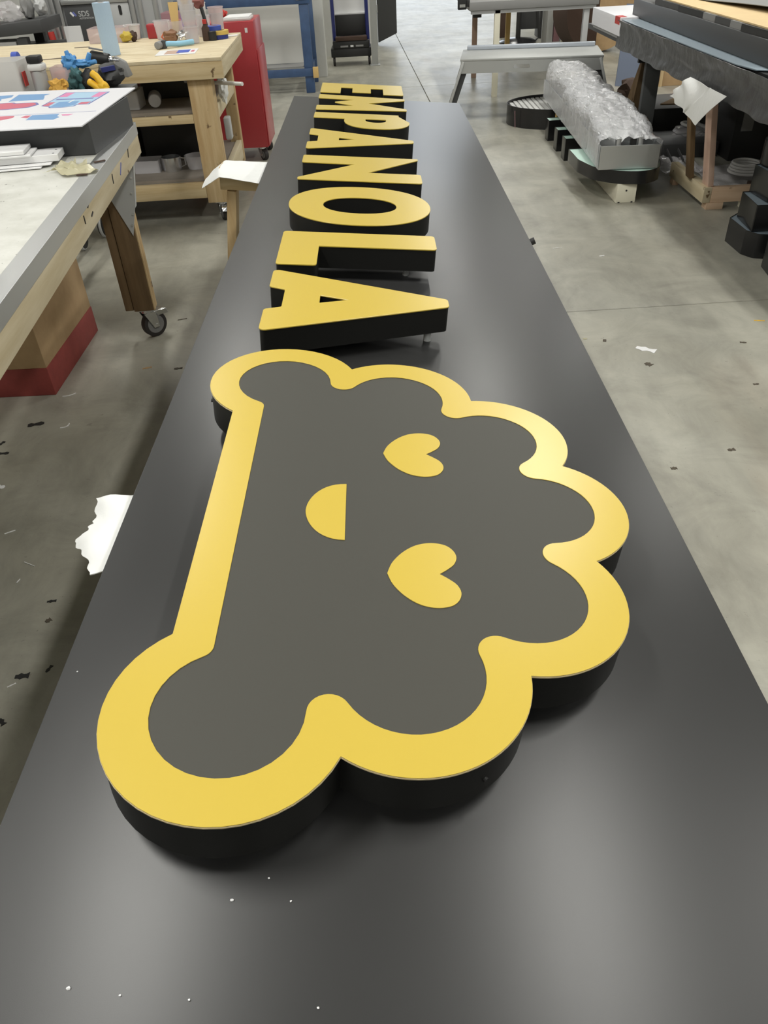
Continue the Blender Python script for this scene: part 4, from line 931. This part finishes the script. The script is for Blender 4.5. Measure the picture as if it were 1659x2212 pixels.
B().cyl((2.95, 13.6, 0), (3.05, 13.75, 1.1), .095, .11, n=24).build('tube_wall', 'cream', t); B().cyl((2.9462, 13.5943, -.0), (2.954, 13.606, .09), .098, n=24).build('end_band', 'light_grey', t)
t = thing('frame_uprights', 'grey metal frame with dark slots standing behind the grey table', 'frame', (2.6, 12.5, 0))
for x, c in ((2.46, 'light_grey'), (2.56, 'mauve'), (2.66, 'light_grey'), (2.76, 'alu_dull')): B().box(x, x + .085, 12.45, 12.52, 0, 1.3).build('upright', c, t, bevel=.003)
B().box(2.46, 2.845, 12.44, 12.449, .0, .05).build('sill', 'light_grey', t)
for x, z in ((2.68, .62), (2.775, .66)): B().box(x, x + .03, 12.44, 12.4495, z, z + .16).build('slot_cover', 'black', t)
t = thing('cardboard_disc', 'round brown cardboard end with two dark hand slots behind the white box', 'cardboard', (2.95, 11.65, 0))
B().cyl((2.97, 11.60, .47), (2.87, 12.0, .47), .47, n=48).build('drum', 'dark_brown', t)
TD = Matrix.Translation((2.97, 11.598, .47)) @ Matrix.Rotation(-.245, 4, 'Z') @ RX
B(TD).prism([ell(0, 0, .455, .455, 48)], 0, .008).build('face', 'card', t)
for sx in (-.09, .12):
    B(TD).hexa([(sx - .03, -.14, .0085), (sx + .01, -.14, .0085), (sx + .05, .0, .0085), (sx + .01, .04, .0085)], [(sx - .03, -.14, .0115), (sx + .01, -.14, .0115), (sx + .05, .0, .0115), (sx + .01, .04, .0115)]).build('hand_slot', 'dark_brown', t)
b = B(); b.box(2.60, 2.83, 12.1, 12.13, 0, 1.1); tag(b.build('board_offcut', 'cream', bevel=.002), 'pale board standing on edge left of the round cardboard end', 'board')

# ------------------------------------------------------------------ right: black wrapped sign on a table and sawhorses
rt = thing('long_table', 'long table wrapped in crinkled black film along the right edge', 'table', (2.5, 5.4, 0))
B().box(1.84, 3.3, 2.9, 7.55, .715, .75).build('tabletop', 'dark_grey', rt)
def wrap(u, v):
    y = 2.95 + 3.55 * u; n = noise.noise((y * 5, v * 4, 3)); n2 = noise.noise((y * 14, v * 9, 8))
    z = .868 - .17 * v + .012 * n * v; x = 1.80 + .008 * n + .004 * n2 + .012 * math.sin(v * PI)
    return (x, y, z)
B().grid(wrap, 150, 14, -.003).build('film_skirt', 'black_film', rt, smooth=50)
B().box(1.845, 3.25, 2.95, 6.40, .7505, .864).build('packing', 'black', rt)
B().prism([[(1.805, 4.30), (1.83, 4.12), (2.2, 3.9), (2.2, 6.42), (1.805, 6.42)]], .8685, .875).build('ledge', 'ledge', rt, bevel=.001)
for x, y in ((2.9, 7.2), (2.95, 3.2)): B().box(x, x + .09, y, y + .09, 0, .714).build('leg', 'dark_wood', rt)
wb = thing('white_box', 'white box with a red tape corner at the far end of the black wrapped table', 'box', (2.0, 6.9, .751))
B().box(1.80, 2.45, 6.44, 7.28, .77, .885).build('box_body', 'print_white', wb, bevel=.003)
B().box(1.797, 1.85, 6.46, 6.58, .840, .8865).build('red_tape', 'red_matte', wb)
B().box(1.81, 2.44, 6.46, 7.26, .751, .769).build('base_tray', 'grey_box', wb)
bs = thing('boxed_sign', 'big charcoal sign body under a tan cardboard sheet on the wrapped table', 'sign', (2.6, 5.0, .876))
bo = [(1.865, 3.0), (3.2, 3.0), (3.2, 6.62), (1.93, 6.62)]
B().prism([bo], .876, .985).build('sign_body', 'charcoal_panel', bs, bevel=.004)
for i, (ya, yb, c) in enumerate(((3.02, 3.55, 'black'), (3.56, 3.72, 'charcoal_panel'), (3.73, 4.05, 'black'), (4.06, 4.085, 'white_sheet'), (4.10, 4.55, 'black'), (4.56, 4.72, 'grey_box'), (4.73, 4.95, 'dark_grey'), (4.96, 5.15, 'grey_box'), (5.16, 5.6, 'black'), (5.62, 6.1, 'dark_grey'))):
    xa = 1.875 + (ya - 3) * .018
    B().box(xa, 3.1, ya, yb, .9855, 1.018).build('spacer_block', c, bs)
B().prism([[(1.885, 2.95), (3.3, 2.95), (3.3, 6.3), (1.945, 6.3)]], 1.019, 1.026).build('cardboard_sheet', 'card_top', bs)
def gsheet(u, v):
    x = 2.12 + 1.1 * u + .05 * math.sin(v * 5); y = 3.2 + 3.2 * v
    return (x, y, 1.031 + .03 * abs(math.sin(v * 4 + u)) * (1 - u) + .05 * u)
B().grid(gsheet, 12, 20, .003).build('grey_cover', 'grey_box', bs)

def far_horse():
    t = thing('sawhorse', 'dark sawhorse post with a slanted brown brace under the far end of the wrapped table', 'sawhorse', (2.06, 6.4, 0))
    B().box(2.0, 2.11, 6.33, 6.38, 0, .714).build('post', mat('grey painted timber', S(92, 94, 94), .7), t, bevel=.003)
    B().beam((2.02, 6.52, .02), (2.06, 6.42, .70), .02, .12, (1, 0, 0)).build('brace', 'dark_wood', t)
    B().beam((2.05, 6.95, .02), (2.05, 6.44, .70), .10, .035, (1, 0, 0)).build('rear_leg', 'dark_wood', t)
    B().box(1.96, 2.18, 6.40, 6.43, .60, .70).build('cross_piece', 'black', t)
far_horse()
def near_horse():
    t = thing('sawhorse', 'pinkish pine sawhorse on foot blocks under the near part of the wrapped table', 'sawhorse', (2.15, 5.0, 0))
    B().box(2.055, 2.34, 4.86, 4.90, .040, .130).build('front_rail', 'pink_wood_x', t, bevel=.003)
    B().box(2.005, 2.0545, 4.86, 5.50, .040, .130).build('side_rail', 'pine_y', t, bevel=.003)
    B().beam((2.047, 4.925, .1305), (1.958, 4.925, .696), .10, .035, (1, 0, 0)).build('post', 'pink_wood_z', t, bevel=.003)
    B().beam((2.0, 5.12, .1305), (1.90, 5.10, .69), .075, .03, (1, 0, 0)).build('brace', 'dark_wood', t, bevel=.003)
    B().box(2.035, 2.14, 4.855, 4.93, 0, .0395).build('foot_block', 'pink_wood_x', t, bevel=.002)
    B().box(2.01, 2.05, 5.42, 5.48, 0, .0395).build('foot_block', 'pink_wood_x', t, bevel=.002)
    B().box(2.25, 2.33, 4.865, 4.90, 0, .0395).build('foot_block', 'cream', t, bevel=.002)
near_horse()
# white foam sheet hanging in front of the sawhorse, one corner down
c0 = Vector((1.776, 4.803, .748)); ca_ = Vector((1.770, 5.043, .615)); cb_ = Vector((1.774, 4.57, .547)); cc_ = Vector((1.776, 4.243, .743))
def foam_r(u, v):
    top = c0.lerp(cc_, u); bot = ca_.lerp(cb_, u); p = top.lerp(bot, v)
    p.x += -.010 - .010 * math.sin(v * 1.0 + 18 * (1 - u) * (.3 + .7 * v)) * (1 if u < .6 else .25) - .010 * math.sin(v * PI)
    return p
o = B().grid(foam_r, 40, 16, -.002).build('foam_sheet', 'foam'); tag(o, 'pleated white foam sheet hanging from the wrapped table over the pine sawhorse', 'foam')

# things stored under the long table
t = thing('low_crate', 'black low crate with a tan lid flap under the long table', 'crate', (2.6, 7.1, 0))
B().box(2.22, 3.05, 6.75, 7.35, 0, .22).build('crate_body', 'black', t, bevel=.006); B().prism([[(2.34, 6.9), (2.72, 6.85), (2.75, 7.15), (2.5, 7.1)]], .2205, .228).build('flap', 'card', t)
b = B(); b.box(2.15, 2.56, 6.10, 6.55, 0, .10); tag(b.build('flat_case', 'dark_grey', bevel=.008), 'flat dark grey case on the floor in front of the low crate', 'case')
t = thing('black_box', 'upright black box with a white label under the long table right of the pine sawhorse', 'box', (2.75, 6.0, 0))
B().box(2.58, 2.95, 5.95, 6.3, 0, .42).build('box_body', 'black', t, bevel=.006); B().box(2.63, 2.69, 5.9435, 5.9495, .35, .385).build('label', 'white_sheet', t); B().box(2.63, 2.71, 5.9435, 5.9495, .20, .33).build('window', 'grey_box', t)
b = B(); b.box(3.0, 3.6, 5.7, 6.3, 0, .32); tag(b.build('carton', 'card', bevel=.004), 'brown cardboard carton on the floor at the right edge under the table', 'carton')
b = B(); b.hexa([(2.72, 5.45, .33), (3.4, 5.3, .33), (3.4, 5.9, .33), (2.75, 5.95, .33)], [(2.72, 5.45, .338), (3.4, 5.3, .338), (3.4, 5.9, .338), (2.75, 5.95, .338)])
b.box(3.0, 3.1, 5.35, 5.45, 0, .33); b.box(3.2, 3.3, 5.5, 5.6, 0, .33); tag(b.build('cardboard_shelf', 'card'), 'tan cardboard sheet propped level behind the coil of tubing', 'cardboard')
t = thing('storage_carton', 'tan carton with a red panel far behind the long table legs', 'carton', (3.4, 9.3, 0))
B().box(3.0, 3.9, 9.0, 9.6, 0, .62).build('carton_body', 'card', t, bevel=.005); B().box(3.12, 3.5, 8.99, 8.999, .10, .36).build('red_panel', 'red_matte', t); B().box(3.0, 3.03, 8.985, 8.999, 0, .62).build('corner_slat', 'pine_z', t)
b = B(); b.beam((2.72, 9.0, .01), (2.78, 9.15, .72), .36, .015, (0, 1, 0)); tag(b.build('blue_sheet', mat('blue grey sheet', S(112, 122, 142), .5)), 'blue grey sheet leaning behind the low crate', 'sheet')
b = B(); b.blob((2.52, 8.2, .10), .16, .5, 81, 3, (1, .8, .7)); tag(b.build('dark_bag', 'dark_brown'), 'dark brown bag on the floor behind the low crate', 'bag')
t = thing('clear_bag', 'clear plastic bag of coiled tubing on the flat case left of the pine sawhorse', 'bag', (2.2, 6.0, .1))
b = B(); b.blob((2.42, 6.32, .145), .055, .5, 82, 3, (2.6, 1.8, .8)); b.build('bag_film', 'clear', t)
b = B(); b.tube([(2.42 + .10 * math.cos(a), 6.28 + .10 * math.sin(a), .15 + .05 * math.sin(a * .5)) for a in [k * .4 for k in range(12)]], .010); b.build('tubing', 'frost', t)
t = thing('clear_bag', 'flat clear plastic bag on the floor between the wrapped sign and the pine sawhorse', 'bag', (2.15, 5.9, 0))
B().grid(lambda u, v: (2.02 + .30 * u, 5.62 + .42 * v, .02 + .05 * abs(noise.noise((u * 4, v * 4, 5)))), 16, 16, .0015).build('bag_film', 'clear', t)
for dx in (.06, .14): B().beam((2.02 + dx, 5.7, .085), (2.06 + dx, 5.95, .10), .006, .02).build('rod', 'dark_grey', t)
t = thing('tubing_coil', 'coil of clear tubing in plastic film on the floor behind the pine sawhorse', 'coil', (2.5, 5.45, 0))
for k in range(4): B().tube([(2.50 + (.105 - .006 * k) * math.cos(a), 5.45 + (.115 - .006 * k) * math.sin(a), .062 + .017 * k) for a in [2 * PI * i / 28 for i in range(28)]], .0085, 8, True).build('coil_turn', 'frost', t)
B().grid(lambda u, v: (2.25 + .52 * u, 5.18 + .62 * v, .012 + .03 * abs(noise.noise((u * 5, v * 5, 7)))), 20, 20, .0012).build('bag_film', 'clear', t)
b = B(); b.box(2.36, 2.80, 5.00, 5.08, 0, .10); tag(b.build('brown_board', 'dark_brown', bevel=.003), 'dark brown board on edge inside the sawhorse base, in front of the tubing coil', 'board')

# black sign letters lying on the floor
def can(name, label, loop, z0, z1, top='alu_dull', gp='black letter cans on the floor', rim=.010, hole=None, edge=None):
    cx = sum(p[0] for p in loop) / len(loop); cy = sum(p[1] for p in loop) / len(loop)
    t = thing(name, label, 'letter', (cx, cy, z0), group=gp)
    B().prism([loop, inset(loop, .003)], z0, z1).build('can_wall', 'black_gloss', t, smooth=40)
    B().prism([inset(loop, .0035)], z1 - .014, z1 - .004).build('face', top, t, smooth=40)
    return t
can('letter_can', 'curved black letter can lying on the floor at the right edge, lowest of the heap', rounded([(1.946, 4.293), (1.949, 4.075), (1.985, 4.005), (2.08, 3.975), (2.45, 3.98), (2.45, 4.40), (2.05, 4.40)], [.004, .01, .04, .1, .01, .01, .01]), 0, .128, 'ledge', 'black letter cans heaped at the right edge')
can('letter_can', 'square black letter can standing on the lowest one of the heap at the right edge', rounded([(1.965, 4.05), (2.42, 4.03), (2.42, 4.30), (1.985, 4.30)], .006), .129, .262, 'ledge', 'black letter cans heaped at the right edge')
can('letter_can', 'upper black letter can with a grey green side in the heap at the right edge', rounded([(2.03, 4.09), (2.50, 4.02), (2.52, 4.42), (2.02, 4.30)], .006), .263, .40, 'ledge', 'black letter cans heaped at the right edge')
can('letter_can', 'round black letter can with pale grey face, topmost of the right edge heap', ell(2.30, 4.27, .26, .18, 40), .401, .52, 'ledge', 'black letter cans heaped at the right edge')
can('letter_can', 'black letter can nearest the camera on the floor at the right edge', rounded([(1.955, 3.66), (2.35, 3.30), (2.6, 3.62), (2.14, 3.94), (1.985, 3.90)], .03), 0, .135, 'dark_grey', 'black letter cans heaped at the right edge')

# film wrapped sign on black letter cans and a cream block
t = thing('support_block', 'cream block with a drilled hole on the floor under the film wrapped sign', 'block', (1.59, 5.3, 0))
B().box(1.535, 1.66, 5.085, 5.62, 0, .117).build('block_body', 'cream', t, bevel=.003)
B().cyl((1.595, 5.0835, .075), (1.595, 5.09, .075), .006, n=14).build('hole', 'black', t)
for x in (1.548, 1.632): B().box(x, x + .012, 5.0825, 5.0845, 0, .008).build('staple', 'black', t)
DL = rounded([(1.345, 5.72), (1.345, 5.42), (1.40, 5.21), (1.53, 5.085), (1.68, 5.05), (1.80, 5.12), (1.86, 5.30), (1.86, 5.72)], [.01, .2, .2, .3, .3, .2, .2, .01], 8)
d_ = can('letter_can', 'rounded black letter can resting on the cream block under the film wrapped sign', DL, .118, .196, 'acrylic_edge', 'black letter cans under the film wrapped sign')
for y, lab in ((6.20, 'nearest of the three short black letter arms beside the film wrapped sign'), (6.50, 'middle one of the three short black letter arms beside the film wrapped sign'), (6.86, 'farthest of the three short black letter arms, next to the ribbed oval')):
    can('letter_bar', lab, rounded([(1.43, y), (1.80, y + .01), (1.80, y + .13), (1.43, y + .12)], .003), 0, .155, 'acrylic_edge', 'black letter arms under the film wrapped sign')
ov = ell(1.66, 7.62, .46, .37, 64)
t = thing('oval_letter', 'oval black letter can with white ribbed face on the floor beyond the wrapped sign', 'letter', (1.66, 7.62, 0))
B().prism([ov, inset(ov, .006)], .0, .16).build('can_wall', 'black_gloss', t, smooth=40)
B().prism([inset(ov, .0065)], .120, .132).build('face', 'grey_box', t, smooth=40)
for k in range(-9, 10):
    x = 1.66 + k * .045; h = .35 * math.sqrt(max(0, 1 - ((x - 1.66) / .445) ** 2))
    if h > .03: B().box(x - .015, x + .015, 7.62 - h, 7.62 + h, .1325, .142).build('rib', 'white_plastic', t)
B().cyl((1.245, 7.40, .0), (1.235, 7.40, .14), .003).build('wire', 'mauve', t)
b = B(); b.box(1.53, 1.60, 7.05, 7.10, .1605, .19); b.box(1.53, 1.60, 7.05, 7.10, 0, .16); tag(b.build('wood_shim', 'tan'), 'small tan wood shim between the ribbed oval and the wrapped sign', 'shim')
TF = Matrix.Translation((1.41, 5.13, 0)) @ Matrix.Rotation(math.radians(-2.6), 4, 'Z')
fs = fthing(TF, 'wrapped_sign', 'aluminium channel sign wrapped in crinkled clear film, lying on black letters', 'sign', .2, 1.2, .197)
ch_ = B(TF); ch_.box(0, .37, 0, .004, .197, .336); ch_.box(0, .004, .004, 2.5, .197, .336); ch_.box(.366, .37, .004, 2.5, .197, .336); ch_.box(.004, .366, .004, 2.5, .197, .201); ch_.box(.004, .366, 2.496, 2.5, .201, .336)
ch_.build('channel_box', 'alu', fs, bevel=.001, seg=1)
for x in (.10, .235): B(TF).box(x, x + .03, .03, .07, .202, .375).build('bracket', 'alu', fs, bevel=.003)
B(TF).box(.19, .225, .035, .06, .30, .365).build('plug', 'black', fs)
for k in range(5): B(TF).blob((.185 + .05 * math.sin(k * 2), .45 + .42 * k, .30), .12, .5, 90 + k, 2, (1.15, 1.7, .75)).build('packed_part', ('alu', 'grey_box', 'light_grey')[k % 3], fs)
def film(u, v):
    y = .02 + 2.5 * u; a = PI * (1 - v)
    hh = .05 + .085 * min(1, u * 3.2) ** .8 + .015 * math.sin(u * 9)
    wd = .195 - .015 * u
    z = .333 + hh * max(0, math.sin(a)) ** .55; x = .185 + wd * math.copysign(abs(math.cos(a)) ** .75, math.cos(a))
    n = noise.noise((x * 9, y * 7, z * 9)); n2 = noise.noise((x * 26 + y * 8, y * 14, 4))
    n3 = abs(noise.noise((x * 60, y * 38, z * 60))); n4 = abs(noise.noise((x * 30 + 5, y * 90, z * 30)))
    k = .026 * n + .012 * n2 - .011 * n3 - .006 * n4
    if v in (0, 1): z = .22; k = .004 * n
    return (x + math.cos(a) * k, y, z + k * math.sin(a))
B(TF).grid(film, 230, 80, -.0012).build('film_wrap', 'film', fs, smooth=25)
def film_end(u, v):
    x = -.006 + .382 * u; z = .20 + .14 * v
    return (x, -.005 - .006 * abs(noise.noise((x * 14, z * 10, 2))), z)
B(TF).grid(lambda u, v: (-.004 - .006 * abs(noise.noise((u * 30, v * 5, 6))), 2.5 * (1 - u), .20 + .14 * v), 60, 6, -.0008).build('film_side', 'film', fs, smooth=25)

# ------------------------------------------------------------------ scraps on the floor
def scrap(x, y, ln, wd, an, m, lab, curve=0.0, h=.002):
    if 'black' in m or 'dark' in m: wd *= 1.5
    n = 5; pts = []
    for i in range(n + 1):
        s = (i / n - .5) * ln; c = curve * ((i / n - .5) ** 2 - .08) * ln
        pts.append((x + s * math.cos(an) - c * math.sin(an), y + s * math.sin(an) + c * math.cos(an)))
    L = []; Rr = []
    for i, p in enumerate(pts):
        d = Vector(pts[min(i + 1, n)]) - Vector(pts[max(i - 1, 0)]); d.normalize(); k = wd / 2 * (.7 + .3 * math.sin(i * 2.1 + x * 9))
        L.append((p[0] - d.y * k, p[1] + d.x * k)); Rr.append((p[0] + d.y * k, p[1] - d.x * k))
    tag(B().prism([L + Rr[::-1]], .0003, h).build('scrap', m), lab, 'scrap')
M['scrap_black'] = mat('black scrap', (.02, .02, .02, 1), .6); M['scrap_dark'] = mat('dirt brown scrap', S(84, 76, 64), .8)
for a in ((-1.336, 2.845, .055, .006, .45, 'white_sheet', 'curved white strip on the floor just right of the carton', .6),
          (-1.271, 2.591, .042, .006, .9, 'white_sheet', 'bent white strip on the floor below the carton', 1.2),
          (-1.399, 2.617, .062, .020, .25, 'scrap_black', 'black rubber scrap on the floor below the carton'),
          (-1.486, 2.486, .028, .010, 1.1, 'scrap_black', 'small upright black chip at the left edge of the floor'),
          (-1.455, 2.413, .045, .012, .05, 'scrap_black', 'flat black chip at the left edge below the small upright chip'),
          (-1.379, 2.194, .030, .022, -.3, 'white_sheet', 'white triangular scrap at the left edge of the floor'),
          (-1.249, 1.933, .034, .006, .5, 'white_sheet', 'short white strip left of the torn foam sheet'),
          (-1.128, 1.769, .045, .003, -.5, 'white_sheet', 'thin white thread on the floor left of the torn foam sheet'),
          (-1.135, 1.694, .016, .004, 1.3, 'white_sheet', 'tiny white sliver on the floor below the thread'),
          (-1.057, 3.062, .040, .018, .3, 'card', 'tan cardboard scrap on the floor below the workbench caster'),
          (-.915, 3.043, .036, .012, .1, 'scrap_dark', 'dark scrap on the floor between the caster and the panel'),
          (-.998, 3.574, .045, .006, .3, 'scrap_dark', 'thin dark sliver on the floor right of the workbench caster'),
          (-1.003, 1.599, .026, .007, .1, 'scrap_black', 'black bar shaped chip on the floor near the lower left'),
          (-.987, 1.521, .016, .012, .8, 'scrap_dark', 'dark speck on the floor below the bar shaped chip'),
          (-.926, 1.342, .024, .007, 1.2, 'scrap_black', 'upright black sliver on the floor close to the panel edge'),
          (-.99, 1.321, .036, .014, .1, 'scrap_black', 'bow tie shaped black scrap on the floor at the lower left'),
          (-1.007, 1.292, .022, .004, .6, 'white_sheet', 'white sliver on the floor beside the bow tie shaped scrap'),
          (-.989, 1.177, .024, .010, -.8, 'scrap_black', 'black chip at the very left edge of the lower floor'),
          (1.099, 2.868, .030, .022, -.9, 'scrap_dark', 'dark grey flake on the floor right of the panel'),
          (1.127, 3.004, .085, .045, -.6, 'white_sheet', 'pale crumbly plaster patch on the floor right of the panel'),
          (.975, 3.109, .022, .012, 1.3, 'scrap_dark', 'small dark chip on the floor right of the panel near the joint'),
          (1.71, 3.233, .045, .009, -.2, 'yellow', 'yellow sliver on the floor at the right edge'),
          (.895, 3.137, .018, .016, 0, 'glue', 'round brass coloured bit on the floor beside the panel edge'),
          (.964, 2.113, .020, .012, .1, 'scrap_dark', 'oval dark spot on the floor right of the logo lobes'),
          (1.195, 2.208, .026, .012, .2, 'scrap_dark', 'dark smudge of dirt near the lower right floor'),
          (1.555, 3.024, .026, .009, -.3, 'scrap_dark', 'brown flake on the floor below the yellow sliver'),
          (1.463, 2.658, .022, .008, .1, 'scrap_dark', 'small flake on the floor at the right, below the brown flake'),
          (1.218, 4.151, .030, .010, .2, 'white_sheet', 'small white scrap on the floor beside the far half of the panel'),
          (1.005, 4.31, .05, .006, .1, 'white_sheet', 'white streak of tape on the floor in front of the cream block')):
    scrap(*a[:7], *(a[7:8]))
